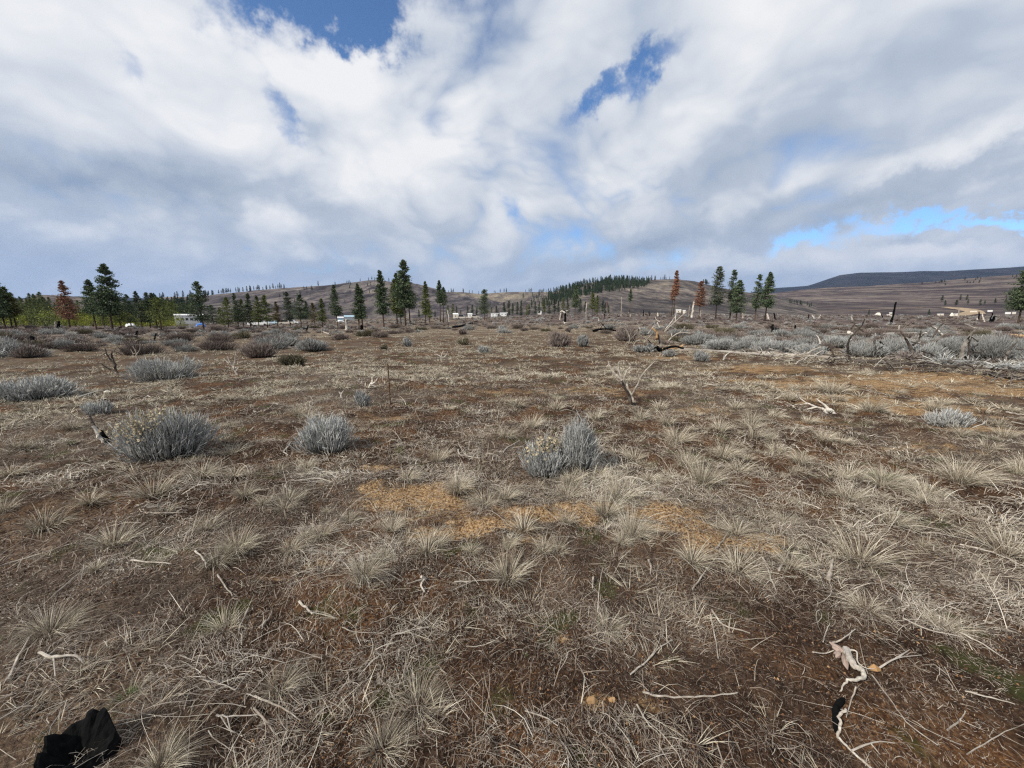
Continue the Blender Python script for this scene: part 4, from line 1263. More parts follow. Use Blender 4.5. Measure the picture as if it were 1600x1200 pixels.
# tarpaulins: draped sheets
for px0, px1, py, d_, mt, lab in ((304, 320, 519, 118, 'blue_tarp', 'bright blue tarpaulin in the brush below the mobile home'), (194, 210, 517, 112, 'white', 'white tarpaulin in the brush right of the tallest left pine'), (525, 538, 499, 260, 'white', 'white tarpaulin spread below the small pale blue shed')):
    c, L, rz = span(px0, px1, 0, d_)
    nx, ny = 14, 8
    gx, gy = np.meshgrid(np.linspace(-L / 2, L / 2, nx), np.linspace(-1.6, 1.6, ny))
    gz = 0.55 + 0.35 * fbm(gx / 1.1, gy / 1.1, 2, int(px0)) - 0.5 * (np.abs(gx) / (L / 2)) ** 4 - 0.55 * (np.abs(gy) / 1.6) ** 3
    i0 = (np.arange(ny - 1)[:, None] * nx + np.arange(nx - 1)[None]).ravel()
    b = MB(); b.add(np.stack([gx, gy, gz], -1).reshape(-1, 3), np.stack([i0, i0 + 1, i0 + nx + 1, i0 + nx], -1))
    o = b.obj('tarpaulin', M[mt], smooth=True); o.location = (c[0], c[1], c[2] + 0.35); o.rotation_euler[2] = rz
    sol = o.modifiers.new('thick', 'SOLIDIFY'); sol.thickness = 0.02
    tag(o, lab, 'tarpaulin')

# ------------------------------------------------------------------ brush near and far, each plant a thing
def bush_mb(rng, R, Hh, n=500, wid=0.004, lobes=10, upright=0.6, lo=0.25, hi=0.95, sub=3, flat=1.0):
    """fine stems fanning from one root into a dome made of several sheaves"""
    mb = MB()
    la = rng.uniform(0, 2 * PI, lobes); lr = np.sqrt(rng.uniform(0.0, 1, lobes)) * R * 0.62
    lc = np.stack([np.cos(la) * lr, np.sin(la) * lr, np.zeros(lobes)], -1)
    lh = Hh * rng.uniform(0.58, 1.04, lobes) * (1 - 0.25 * (lr / R) ** 2)
    k = rng.integers(0, lobes, n)
    off = rng.normal(0, 1, (n, 3)) * [R * 0.20, R * 0.20, 0]
    tip = lc[k] * 1.25 + off * 1.3
    tip[:, 2] = lh[k] * rng.uniform(0.62, 1.04, n) * (1 - 0.55 * np.clip(np.linalg.norm(off[:, :2], axis=1) / (R * 0.55), 0, 1) ** 2)
    b = lc[k] * 0.72 + off * 0.45; b[:, 2] = -0.02
    d = tip - b
    mid1 = b + d * 0.35 + unit(np.stack([d[:, 0], d[:, 1], 0 * d[:, 2]], -1)) * 0.10 * R
    mid1[:, 2] = b[:, 2] + d[:, 2] * 0.30
    mid2 = b + d * 0.7 + rng.normal(0, 0.02, (n, 3)) * R * 2
    path = np.stack([b, mid1, mid2, tip], 1)
    side = unit(np.cross(d, rng.normal(0, 1, (n, 3))))
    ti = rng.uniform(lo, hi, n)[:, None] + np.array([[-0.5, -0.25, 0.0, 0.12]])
    mb.ribbons(path, side, wid * rng.uniform(0.6, 1.3, n)[:, None] * np.array([[1.1, 1, 0.8, 0.45]]), ti)
    # side twigs near the tips
    m = n * sub
    kk = rng.integers(0, n, m); u = rng.uniform(0.45, 1.0, m)[:, None]
    s0 = path[kk, 1] * (1 - u) + tip[kk] * u
    dd = unit(unit(d[kk]) * upright * 2 + rng.normal(0, 0.42, (m, 3)) + [0, 0, 0.25])
    ln = rng.uniform(0.10, 0.24, m)[:, None] * Hh
    p2 = np.stack([s0, s0 + dd * ln * 0.55, s0 + dd * ln + [0, 0, 0.02 * Hh]], 1)
    sd_ = unit(np.cross(dd, rng.normal(0, 1, (m, 3))))
    t2 = np.clip(rng.uniform(lo, hi, m)[:, None] + np.array([[-0.05, 0.03, 0.1]]), 0, 1)
    mb.ribbons(p2, sd_, wid * 0.75 * rng.uniform(0.6, 1.3, m)[:, None] * np.array([[1, 0.8, 0.5]]), t2)
    mb.tips = tip
    return mb


def seed_heads(rng, tips, sel, size):
    mb = MB()
    t = tips[sel]; m = 7
    c = (t[:, None] + rng.normal(0, size * 0.9, (len(t), m, 3))).reshape(-1, 3)
    a1 = unit(rng.normal(0, 1, (len(c), 3))) * size * rng.uniform(0.4, 1.1, (len(c), 1)); a2 = unit(np.cross(a1, rng.normal(0, 1, (len(c), 3)))) * size * 0.4
    mb.add(np.stack([c - a2, c + a2, c + a1], 1).reshape(-1, 3), tris=np.arange(len(c) * 3).reshape(-1, 3), tint=np.repeat(rng.uniform(0, 1, len(c)), 3))
    return mb


def near_bush(px, by, ty, wpx, label, mt='grey_stem', n=900, lobes=12, heads=None, cat='shrub', name='grey_brush', asp=0.8, seed=None, sub=3, lo=0.3, hi=0.95):
    x, y, z = hit(px, by - (by - ty) * 0.12)
    dep = y * math.cos(PITCH) + (CAMZ - z) * math.sin(PITCH)
    R = wpx / F * dep / 2 * 0.92
    Hh = (ztop(px, ty, x, y) - z) * 1.02
    rng = np.random.default_rng(seed or int(px * 3 + by))
    wid = max(0.0014, (0.0010 if dep < 8 else 0.0007) * dep)
    n = int(n * (1.0 if dep < 8 else 1.5)); ty = ty if dep < 10 else ty + (by - ty) * 0.12
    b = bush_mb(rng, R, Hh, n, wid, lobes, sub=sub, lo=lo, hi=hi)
    e = b.obj(name, M[mt]); e.location = (x, y, z); e.rotation_euler[2] = 0
    e.scale = (1, asp, 1)
    tag(e, label, cat)
    if heads is not None:
        hx = b.tips[:, 0]
        sel = (b.tips[:, 2] > Hh * 0.62) & heads(hx / R, rng.uniform(0, 1, len(hx)))
        seed_heads(rng, b.tips, sel, 0.034).obj('seed_head', M['seed'], e)
    return e


near_bush(258, 724, 640, 142, 'wide grey brush with tan seed heads, largest one in the left foreground', n=2000, lobes=20, heads=lambda u, r: (u < 0.35) & (r < 0.6))
near_bush(510, 710, 645, 76, 'rounded pale grey brush between the wide left brush and the centre', n=1100, lobes=9)
near_bush(905, 742, 652, 62, 'taller pale right half of the grey brush in the centre foreground', n=900, lobes=7)
near_bush(853, 748, 688, 80, 'lower left half of the grey centre brush with tan seed heads', n=900, lobes=9, heads=lambda u, r: (r < 0.35))
near_bush(1478, 672, 636, 62, 'small pale grey brush on the ochre soil at the right', n=700, lobes=8)
near_bush(50, 628, 586, 112, 'wide pale brush cut by the left edge', n=1000, lobes=14)
near_bush(262, 599, 558, 86, 'broad dusky grey brush behind the seed headed one', n=900, lobes=12, hi=0.7)
near_bush(570, 638, 611, 30, 'small pale brush left of the rusty stake', n=300, lobes=4)
near_bush(153, 650, 624, 44, 'low thin grey brush left of the wide seed headed one', n=240, lobes=6)
near_bush(404, 562, 531, 54, 'dark brown brush beside the olive one at middle left', 'purple_stem', n=600, lobes=8, name='brown_brush')
near_bush(458, 572, 552, 42, 'low dark olive brush in front of the middle left group', 'olive_stem', n=500, lobes=7, name='olive_brush')
near_bush(488, 551, 528, 46, 'grey olive brush at the back of the middle left group', 'grey_stem', n=500, lobes=7, hi=0.6)
near_bush(440, 542, 525, 52, 'grey brush behind the dark brown one at middle left', 'grey_stem', n=450, lobes=8, hi=0.6)
near_bush(872, 546, 516, 40, 'spiky brown brush standing out on the pale grass in the centre', 'purple_stem', n=500, lobes=6, name='brown_brush')
near_bush(911, 544, 523, 24, 'grey brush right of the spiky brown one', n=260, lobes=4, hi=0.7)
near_bush(640, 544, 527, 20, 'small pale sage tuft alone on the grass below the centre pines', n=240, lobes=4)
near_bush(756, 553, 540, 19, 'small grey sage on the grass right of the rusty stake', n=200, lobes=4, hi=0.8)
near_bush(722, 524, 513, 18, 'brown rounded brush below the small cabins', 'purple_stem', n=220, lobes=4, name='brown_brush')
near_bush(724, 540, 527, 20, 'faint olive brush below the brown rounded one', 'olive_stem', n=200, lobes=4, name='olive_brush')
near_bush(600, 547, 538, 16, 'tiny dark brush on the grass left of the sage tuft', 'olive_stem', n=160, lobes=3, name='olive_brush')
near_bush(981, 536, 511, 36, 'tall brown brush left of the uprooted tree', 'purple_stem', n=420, lobes=6, name='brown_brush')
near_bush(890, 520, 511, 14, 'reddish brown little brush at the foot of the dark snag', 'purple_stem', n=160, lobes=3, name='brown_brush')
near_bush(1095, 566, 548, 28, 'round sage bush in front of the long fallen log', n=380, lobes=5, hi=0.8)
near_bush(1046, 559, 545, 28, 'sage bush at the foot of the uprooted tree', n=340, lobes=5, hi=0.8)
near_bush(1004, 552, 536, 34, 'grey sage left below the uprooted tree', n=340, lobes=6, hi=0.75)
near_bush(45, 562, 538, 40, 'purple brown brush below the left edge pines', 'purple_stem', n=460, lobes=7, name='brown_brush')
near_bush(8, 556, 534, 34, 'grey brush at the left edge behind the purple one', n=360, lobes=6, hi=0.7)
for k, (px, by, ty, w_) in enumerate([(1090, 541, 520, 50), (1128, 549, 528, 56), (1168, 552, 531, 48), (1212, 556, 531, 62), (1268, 561, 535, 44), (1304, 545, 525, 40), (1352, 561, 533, 56), (1398, 560, 526, 66),
                                      (1442, 566, 534, 52), (1484, 561, 528, 56), (1521, 563, 532, 44), (1553, 568, 524, 70), (1594, 566, 530, 56)]):
    near_bush(px, by, ty, w_, 'pale grey sage of the long band behind the fallen log', n=1000, lobes=11, seed=900 + k, hi=0.7, name='sage_bush')['group'] = 'sage band behind the fallen log'

# the rest of the scattered brush, sharing a few meshes
BV = {}
for kd, mt in (('grey', 'grey_stem'), ('brown', 'purple_stem'), ('olive', 'olive_stem')):
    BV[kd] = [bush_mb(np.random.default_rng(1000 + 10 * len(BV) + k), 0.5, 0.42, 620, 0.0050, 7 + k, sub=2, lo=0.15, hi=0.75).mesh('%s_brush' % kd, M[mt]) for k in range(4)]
rnd = random.Random(23)
used = []
cnt = 0
while cnt < 190:
    px = rnd.uniform(-10, 1610); py = 513 + 46 * rnd.random() ** 1.7
    lim = np.interp(px, [0, 200, 500, 620, 900, 1000, 1080, 1600], [560, 556, 545, 524, 521, 525, 548, 552])
    if py > lim: continue
    if any(abs(px - a) < 12 and abs(py - b_) < 3 for a, b_ in used): continue
    x, y, z = hit(px, py, 110)
    kd = rnd.choices(['grey', 'brown', 'olive'], [3, 5, 1.4] if px < 1000 else [5, 3.5, 1])[0]
    s_ = rnd.uniform(0.9, 2.0)
    used.append((px, py)); cnt += 1
    place('%s_brush' % kd, rnd.choice(BV[kd]), (x, y, z - 0.03), rnd.uniform(0, 6.3), (s_, s_, s_ * rnd.uniform(0.7, 1.0)),
          {'grey': 'grey sage bush', 'brown': 'purple brown bush', 'olive': 'dull olive bush'}[kd] + ' in the brush belt before the trees', 'shrub', 'scattered %s bushes of the brush belt' % kd)


# ------------------------------------------------------------------ bunch grass, each tuft a thing
def tuft(px, by, hpx, wpx, label=None, n=150, green=0, mt='tuft', lean=(0.22, 0.05), sp=None, droop=0.45, seed=None):
    x, y, z = hit(px, by)
    q_ = random.Random(int(px * 3 + by)); lean = (q_.uniform(-0.15, 0.65), q_.uniform(-0.25, 0.35)); droop = q_.uniform(0.3, 0.65)
    dep = y * math.cos(PITCH) + (CAMZ - z) * math.sin(PITCH)
    Lp = math.hypot(hpx, wpx * 0.45) / F * dep
    rng = np.random.default_rng(seed or int(px * 5 + by))
    b = MB()
    spd = sp or min(1.35, max(0.45, math.atan2(wpx * 0.55, hpx)))
    wid = max(0.0008, 0.00042 * dep); n = int(n * 1.35)
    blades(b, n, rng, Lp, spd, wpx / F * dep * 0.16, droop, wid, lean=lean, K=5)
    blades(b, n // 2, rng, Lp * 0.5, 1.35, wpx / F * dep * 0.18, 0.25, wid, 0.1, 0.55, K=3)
    e = b.obj('dry_grass_tuft', M[mt]); e.location = (x, y, z - 0.005)
    tag(e, label or 'tuft of pale dry bunch grass', 'grass tuft', 'bunch grass tufts')
    if green:
        b = MB(); blades(b, green, rng, Lp * 0.5, 0.9, wpx / F * dep * 0.15, 0.15, wid, 0.2, 1.0)
        b.obj('green_blades', M['green_blade'], e)
    return e


for a in [(570, 906, 66, 72, 'tall pale tuft left of centre, leaning to the right', 240), (370, 862, 52, 80, 'shaggy grey green tuft below the wide grey brush', 260, 30), (716, 768, 46, 66, 'bushy pale tuft at the right end of the first ochre patch', 220),
          (684, 722, 32, 44, 'small tuft above the first ochre patch'), (637, 750, 34, 46, 'pale tuft over the left end of the first ochre patch'), (757, 790, 30, 66, 'low spreading tuft between the two ochre patches', 200), (792, 780, 34, 50, 'right leaning tuft between the ochre patches'),
          (990, 838, 50, 82, 'wide tuft at the right end of the long ochre patch', 240), (793, 858, 40, 34, 'upright tuft just below the long ochre patch'), (848, 862, 36, 48, 'thin tuft below the middle of the long ochre patch', 110),
          (684, 852, 26, 52, 'low tuft below the first ochre patch'), (893, 758, 44, 52, 'tuft at the foot of the grey centre brush', 190), (938, 742, 26, 32, 'small tuft right of the grey centre brush'),
          (808, 636, 22, 40, 'tuft in the brown moss above the centre brush'), (832, 668, 28, 46, 'tuft close behind the left half of the centre brush'), (791, 684, 24, 40, 'tuft left of the centre brush'),
          (1057, 692, 44, 60, 'full bright tuft right of the centre brush', 240), (1042, 664, 22, 36, 'small tuft behind the full bright one'), (1098, 757, 52, 78, 'large bright tuft in front of the right tuft cluster', 280), (1074, 728, 38, 52, 'tuft behind the large bright one'),
          (1131, 714, 38, 52, 'bright round tuft in the right tuft cluster', 200), (1176, 660, 32, 44, 'tan tuft at the back of the right tuft cluster', 180), (1126, 674, 28, 40, 'pale tuft between the full and the tan one'), (1181, 684, 28, 46, 'pale tuft in front of the tan one'),
          (1211, 708, 24, 34, 'low tuft right of the bright round one'), (1250, 724, 32, 44, 'small silky white tuft at right centre', 200), (1286, 688, 26, 40, 'grey tuft below the forked dead root'), (1315, 692, 16, 34, 'flat tuft right of the grey one'),
          (1263, 662, 18, 32, 'tuft left below the forked dead root'), (1363, 643, 30, 52, 'domed tan tuft on the orange soil', 220), (1459, 643, 26, 42, 'tan tuft behind the small pale grey brush', 190), (1376, 752, 36, 56, 'tuft with fresh green blades at its base', 200, 120),
          (1502, 752, 54, 98, 'widest tuft of the right foreground', 340), (1592, 742, 44, 44, 'tuft cut by the right edge with green base', 200, 50), (1426, 768, 24, 42, 'low tuft between the green based and the widest one'), (1466, 776, 20, 34, 'small greenish tuft below the widest one', 100, 40),
          (1233, 626, 22, 32, 'pale tuft left of the forked dead root'), (1300, 614, 28, 62, 'shaggy tuft with sticks behind the forked dead root', 200), (990, 718, 20, 48, 'flat tuft right behind the centre brush'), (1315, 748, 16, 30, 'tiny tuft left of the green based one'),
          (20, 742, 22, 60, 'matted tuft at the left edge'), (436, 738, 26, 36, 'grey tuft below the rounded pale brush', 120), (478, 735, 26, 40, 'tan tuft right below the rounded pale brush'), (452, 782, 26, 60, 'long low tuft in the diagonal grass row', 180, 0),
          (412, 788, 20, 44, 'tuft at the left end of the diagonal grass row'), (502, 838, 26, 60, 'tuft in the second diagonal grass row', 170), (455, 862, 24, 60, 'tuft at the low end of the second diagonal row', 150), (545, 815, 26, 46, 'tuft at the high end of the second diagonal row'),
          (112, 694, 14, 26, 'tiny greenish tuft by the charred shard', 60, 50), (250, 1204, 62, 100, 'bright tuft at the bottom edge right of the black stump', 300), (438, 1078, 44, 90, 'star shaped tuft in the lower left', 190), (78, 988, 34, 130, 'broad matted tuft at the left edge above the pale stick', 320),
          (352, 985, 36, 80, 'thin tuft with green hints in the lower left', 130, 20), (655, 1105, 44, 130, 'loose sprawling tuft at the bottom centre', 200), (600, 1170, 40, 120, 'sprawling tuft at the bottom edge left of centre', 180), (950, 985, 40, 70, 'greenish straw tuft at lower centre right', 130, 20),
          (1352, 950, 16, 100, 'flat grey mat of grass in the right foreground', 160), (1475, 980, 22, 90, 'yellowish grass mound at the right', 200), (200, 1090, 22, 70, 'low dark green grass patch above the black stump', 40, 160), (75, 1198, 16, 40, 'green tuft left of the black stump', 30, 130),
          (820, 1024, 9, 16, 'tiny bright green sprout at the bottom centre', 6, 40), (30, 700, 20, 50, 'thin tuft near the left edge', 90), (1030, 640, 20, 34, 'tuft behind the bright cluster by the dead shrub'), (870, 640, 20, 36, 'tuft behind the centre brush'),
          (700, 640, 16, 30, 'small tuft right of the rusty stake', 80), (1545, 700, 18, 50, 'thin tuft in the orange soil at right', 90), (1150, 640, 20, 36, 'tuft behind the tan one'), (1210, 652, 20, 36, 'tuft right of the tan one'),
          (930, 655, 22, 36, 'tuft right behind the pale half of the centre brush'), (1000, 655, 24, 36, 'tuft below the dead black shrub'), (1470, 640 - 8, 18, 40, 'second tan tuft behind the small pale grey brush')]:
    px, by, hp, wp, lab = a[:5]
    tuft(px, by, hp, wp, lab, a[5] if len(a) > 5 else 150, a[6] if len(a) > 6 else 0)

TV = []
for k in range(12):
    b = MB(); rg = np.random.default_rng(1500 + k)
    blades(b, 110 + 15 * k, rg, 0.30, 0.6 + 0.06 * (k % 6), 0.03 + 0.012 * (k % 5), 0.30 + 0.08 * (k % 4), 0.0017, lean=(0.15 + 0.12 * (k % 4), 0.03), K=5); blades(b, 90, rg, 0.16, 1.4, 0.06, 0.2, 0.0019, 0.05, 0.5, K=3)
    TV.append(b.mesh('dry_grass_tuft', M['tuft']))
rnd = random.Random(31)
cnt = 0; used = []
while cnt < 225:
    px = rnd.uniform(-10, 1610); py = 545 + 360 * rnd.random() ** 2.1
    x, y, z = hit(px, py)
    dn = float(fbm(np.array(x / 2.3), np.array(y / 2.3), 2, 131))
    if dn < -0.12 + 0.3 * rnd.random() * (px < 700): continue
    if float(sandmask(np.array([x]), np.array([y]))[0]) > 0.5 and rnd.random() < 0.8: continue
    if any(math.hypot(x - a, y - b_) < 0.28 for a, b_ in used): continue
    s_ = 0.38 + 0.85 * rnd.random() ** 1.8
    used.append((x, y)); cnt += 1
    place('dry_grass_tuft', rnd.choice(TV), (x, y, z - 0.005), rnd.uniform(-0.7, 0.9), (s_, s_, s_ * rnd.uniform(0.6, 1)), 'pale dry tuft of the open plain', 'grass tuft', 'smaller grass tufts over the plain')


# ------------------------------------------------------------------ dead wood
def gp(px, py, h=0.0):
    """a point on the ground seen through a pixel, raised by h"""
    x, y, z = hit(px, py)
    d = ray(px, py); k = math.hypot(d[0], d[1])
    r = math.hypot(x, y)
    if h:
        # slide towards the camera so the raised point still shows through that pixel
        r2 = r + h / (d[2] / k)
        x, y = d[0] / k * r2, d[1] / k * r2
        z = float(G(x, y)) + h
    return np.array([x, y, z])


def smooth_path(p, n=4):
    p = np.asarray(p, float)
    if len(p) < 3:
        t = np.linspace(0, 1, 5)[:, None]
        return p[0] * (1 - t) + p[1] * t
    out = []
    q = np.vstack([2 * p[0] - p[1], p, 2 * p[-1] - p[-2]])
    for i in range(1, len(q) - 2):
        for t in np.linspace(0, 1, n, endpoint=False):
            out.append(0.5 * (2 * q[i] + (q[i + 1] - q[i - 1]) * t + (2 * q[i - 1] - 5 * q[i] + 4 * q[i + 1] - q[i + 2]) * t * t + (3 * q[i] - q[i - 1] - 3 * q[i + 1] + q[i + 2]) * t ** 3))
    out.append(q[-2])
    return np.array(out)


def stick(pxs, wpx, label, tint=0.8, mt='wood', h=0.015, taper=0.5, group=None, forks=(), cat='stick', name='dead_stick', sides=6):
    """a stick lying along photo pixels; (x, y) or (x, y, height)"""
    P_ = np.array([gp(p[0], p[1], p[2] if len(p) > 2 else h) for p in pxs])
    o0 = P_[0].copy()
    dep = o0[1] * math.cos(PITCH) + (CAMZ - o0[2]) * math.sin(PITCH)
    R = wpx / 2 / F * dep * (0.62 if wpx < 8 else 0.8)
    rg = random.Random(int(pxs[0][0] * 13 + pxs[0][1]))
    tint = tint * 0.72
    path = smooth_path(P_ - o0)
    n = len(path)
    path[1:-1] += np.array([[rg.gauss(0, R * (0.35 if wpx < 6.6 else 0.12)) for _ in range(3)] for _ in range(n - 2)])
    mb = MB(); mb.tube(path, R * np.linspace(1, taper, n), sides, tint=np.clip([tint + rg.gauss(0, 0.08) for _ in range(n)], 0, 1), rag=0.18, rng=rg)
    e = mb.obj(name, M[mt], smooth=False)
    e.location = tuple(o0)
    tag(e, label, cat, group)
    for f in forks:
        q = np.array([gp(p[0], p[1], p[2] if len(p) > 2 else h) for p in f]) - o0
        pt = smooth_path(q); m = len(pt)
        mb = MB(); mb.tube(pt, min(R * 0.6, 1.2 / F * dep) * np.linspace(1, 0.4, m), 5, tint=tint, rag=0.15, rng=rg)
        mb.obj('fork', M[mt], e)
    return e


GS = 'bleached sticks strewn in the foreground'
for a in [
    ([(13, 1064), (30, 1025), (49, 993)], 7, 'straight grey stick at the left edge, thickest of the lower left', 0.85, []),
    ([(8, 1054), (45, 1036), (100, 1000), (170, 984)], 2.5, 'long thin stalk running right from the straight grey stick', 0.95, []),
    ([(62, 1021, .02), (80, 1028, .04), (112, 1024, .05), (124, 1030, .04), (131, 1037, .02)], 7, 'curved creamy stick like a horn at lower left', 1.0, [[(84, 1026, .04), (86, 1056)]]),
    ([(316, 1062), (345, 1070), (368, 1079)], 4, 'short pale stick meeting another in a wide angle at lower left', 0.9, [[(368, 1079), (385, 1055), (402, 1030)]]),
    ([(338, 1117), (355, 1120), (402, 1119)], 5, 'spiky pale twig cluster right of the black stump', 1.0, [[(345, 1118), (358, 1140), (373, 1150)], [(355, 1120), (362, 1150)], [(400, 1090), (385, 1087), (382, 1100)]]),
    ([(326, 1143), (336, 1158), (368, 1178)], 3, 'bent pale stick right of the black stump', 0.85, []),
    ([(398, 1087), (440, 1108), (470, 1128)], 5, 'upper of two parallel grey sticks at the lower left', 0.75, []),
    ([(396, 1104), (422, 1138), (441, 1168)], 5, 'lower of two parallel grey sticks at the lower left', 0.75, []),
    ([(467, 938, .02), (478, 950, .02), (488, 961)], 6, 'chunky white wood chip left of the tall pale tuft', 0.85, []),
    ([(710, 911), (750, 907), (808, 903)], 4, 'straight white twig lying level below the long ochre patch', 0.95, [[(742, 907), (705, 924)]]),
    ([(405, 981), (418, 968), (425, 958)], 6, 'curved brown bark chip at lower left centre', 0.6, []),
    ([(611, 995), (650, 981), (685, 948)], 3.5, 'curving pale twig at lower centre', 0.9, []),
    ([(658, 898, .04), (664, 905, .02), (658, 915), (664, 926)], 7, 'twisted white splinter below the ochre patches', 1.0, [[(664, 905), (636, 914)]]),
    ([(535, 980), (555, 988), (600, 990)], 3, 'pale twig left of the curving one at lower centre', 0.85, []),
    ([(985, 1056), (1010, 1035), (1030, 1012), (1050, 1002)], 4, 'white forked twig right of bottom centre', 1.0, [[(1010, 1035), (1026, 1012), (1035, 985)]]),
    ([(1004, 1083), (1040, 1090), (1100, 1088), (1152, 1083)], 5, 'long nearly level white stick right of bottom centre', 0.95, []),
    ([(1112, 954), (1130, 975), (1172, 991)], 5, 'grey stick slanting down right of the ochre end', 0.85, []),
    ([(1110, 960), (1115, 985), (1122, 1030)], 4, 'wavy grey stick running down from the slanting one', 0.8, []),
    ([(995, 1104), (1010, 1130), (1030, 1148)], 4, 'short pale stick below the long level one', 0.9, []),
    ([(978, 1098), (968, 1120), (960, 1145)], 4, 'crooked pale twig left of the short one', 0.85, []),
    ([(820, 1114), (850, 1124), (872, 1136)], 4, 'pale twig near the tiny ochre clods', 0.8, []),
    ([(1286, 1004), (1290, 990), (1297, 972, .05)], 3, 'thin stick standing above the white root', 0.9, []),
    ([(1300, 1005, .02), (1315, 998, .05), (1336, 986, .05)], 3.5, 'pale stick rising right above the white root', 0.95, []),
    ([(1411, 966), (1450, 984), (1506, 998)], 4, 'long pale stick slanting right in the right foreground', 0.9, []),
    ([(1500, 989), (1535, 1008), (1577, 1034)], 4, 'long pale stick nearer the right edge', 0.9, []),
    ([(1362, 1056), (1390, 1092), (1415, 1128), (1465, 1165)], 3.5, 'long straw coloured stalk running down from the white root', 0.85, []),
    ([(1337, 1075, .05), (1330, 1096), (1322, 1122)], 3.5, 'flat dry stalk between the white root and the charred branch', 0.85, []),
    ([(1480, 1141), (1500, 1126), (1508, 1112, .04)], 4, 'small forked pale twig at the lower right', 0.9, [[(1500, 1126), (1540, 1142)]]),
    ([(1568, 941), (1600, 920, .03)], 3.5, 'pale twig touching the right edge', 0.9, []),
    ([(1508, 1079), (1550, 1090), (1586, 1100)], 4, 'pale stick at the lower right edge', 0.9, []),
    ([(1510, 1180), (1560, 1150), (1600, 1130)], 3, 'grey branch at the bottom right corner', 0.75, [[(1565, 1150), (1600, 1165)]]),
    ([(215, 797), (250, 799), (286, 799)], 4, 'level pale stick below the wide grey brush', 0.95, []),
    ([(222, 793), (245, 786), (254, 776, .03)], 4, 'split pale stick above the level one', 0.9, []),
    ([(205, 875), (235, 878), (268, 881)], 4, 'level pale stick left of the shaggy grey green tuft', 0.95, []),
    ([(305, 860), (318, 872), (323, 888)], 4, 'short white stick standing by the shaggy grey green tuft', 0.95, []),
    ([(0, 885), (55, 868), (108, 850)], 4, 'long grey stick at the left edge', 0.8, []),
    ([(80, 935), (115, 905), (145, 880)], 4, 'slanting grey stick right below the long one at the left edge', 0.8, []),
    ([(190, 860), (203, 840), (212, 812)], 2.5, 'thin dark stalk below the split pale stick', 0.5, []),
    ([(340, 898), (350, 915), (363, 931)], 4, 'pale chip below the shaggy grey green tuft', 0.9, []),
    ([(388, 952), (376, 978), (372, 990)], 4, 'leaning pale twig at lower left centre', 0.85, []),
    ([(786, 706), (796, 697), (812, 688, .03)], 4, 'white bent twig left of the centre brush', 1.0, [[(786, 706), (775, 706)]]),
    ([(716, 702), (720, 712), (750, 716)], 4, 'twisted white twig left of the centre brush, nearer the ochre', 0.95, [[(720, 712), (718, 722)]]),
    ([(962, 724), (976, 731)], 5, 'white chip right of the centre brush', 1.0, []),
    ([(1014, 866, .05), (1017, 884), (1016, 896)], 6, 'upright pale chip below the wide tuft', 0.9, []),
    ([(927, 903, .03), (926, 920)], 6, 'upright pale chip below the thin tuft', 0.8, []),
    ([(1253, 784), (1268, 790), (1283, 796)], 4, 'white stick below the silky white tuft', 1.0, [[(1253, 784), (1254, 802)]]),
    ([(1192, 869), (1200, 890), (1212, 921)], 5, 'pale stick slanting down in the right foreground', 0.9, []),
    ([(1217, 891), (1225, 878), (1233, 864, .03)], 5, 'shorter pale stick leaning the other way in the right foreground', 0.9, []),
    ([(1294, 904), (1298, 890), (1301, 875, .03)], 8, 'stubby grey wood chip in the right foreground', 0.8, []),
    ([(1120, 856), (1130, 844), (1138, 832, .03)], 4, 'pale twig at the right end of the ochre soil', 0.9, []),
    ([(1082, 920), (1100, 895), (1120, 868)], 4, 'long bent grey twig right of the upright chip', 0.85, []),
    ([(1500, 850), (1550, 862), (1602, 884)], 5, 'pale stick reaching the right edge below the widest tuft', 0.95, []),
    ([(1410, 955), (1440, 930), (1443, 925)], 3.5, 'thin pale twig left of the yellowish mound', 0.85, []),
    ([(1572, 643), (1590, 646), (1610, 648)], 4, 'top stick of the pale stack at the right edge', 0.95, [[(1574, 652), (1606, 658)], [(1580, 660), (1608, 664)]]),
    ([(445, 758), (452, 765), (456, 768)], 4, 'white twist of wood left of the tan tuft', 1.0, [[(445, 758), (452, 750)]]),
    ([(443, 705), (449, 698), (456, 690, .03)], 5, 'white splinter in front of the rounded pale brush', 1.0, [[(443, 705), (450, 710)]]),
    ([(225, 622), (232, 618), (238, 621)], 4, 'curved white twig behind the wide seed headed brush', 1.0, []),
    ([(1100, 600), (1120, 603), (1136, 600)], 3, 'little pale stick in the brown moss at right centre', 0.9, []),
    ([(1024, 636), (1034, 633), (1040, 630)], 3.5, 'pale splinter right of the dead black shrub', 0.95, []),
]:
    stick(a[0], a[1], a[2], a[3], forks=a[4], group=GS)

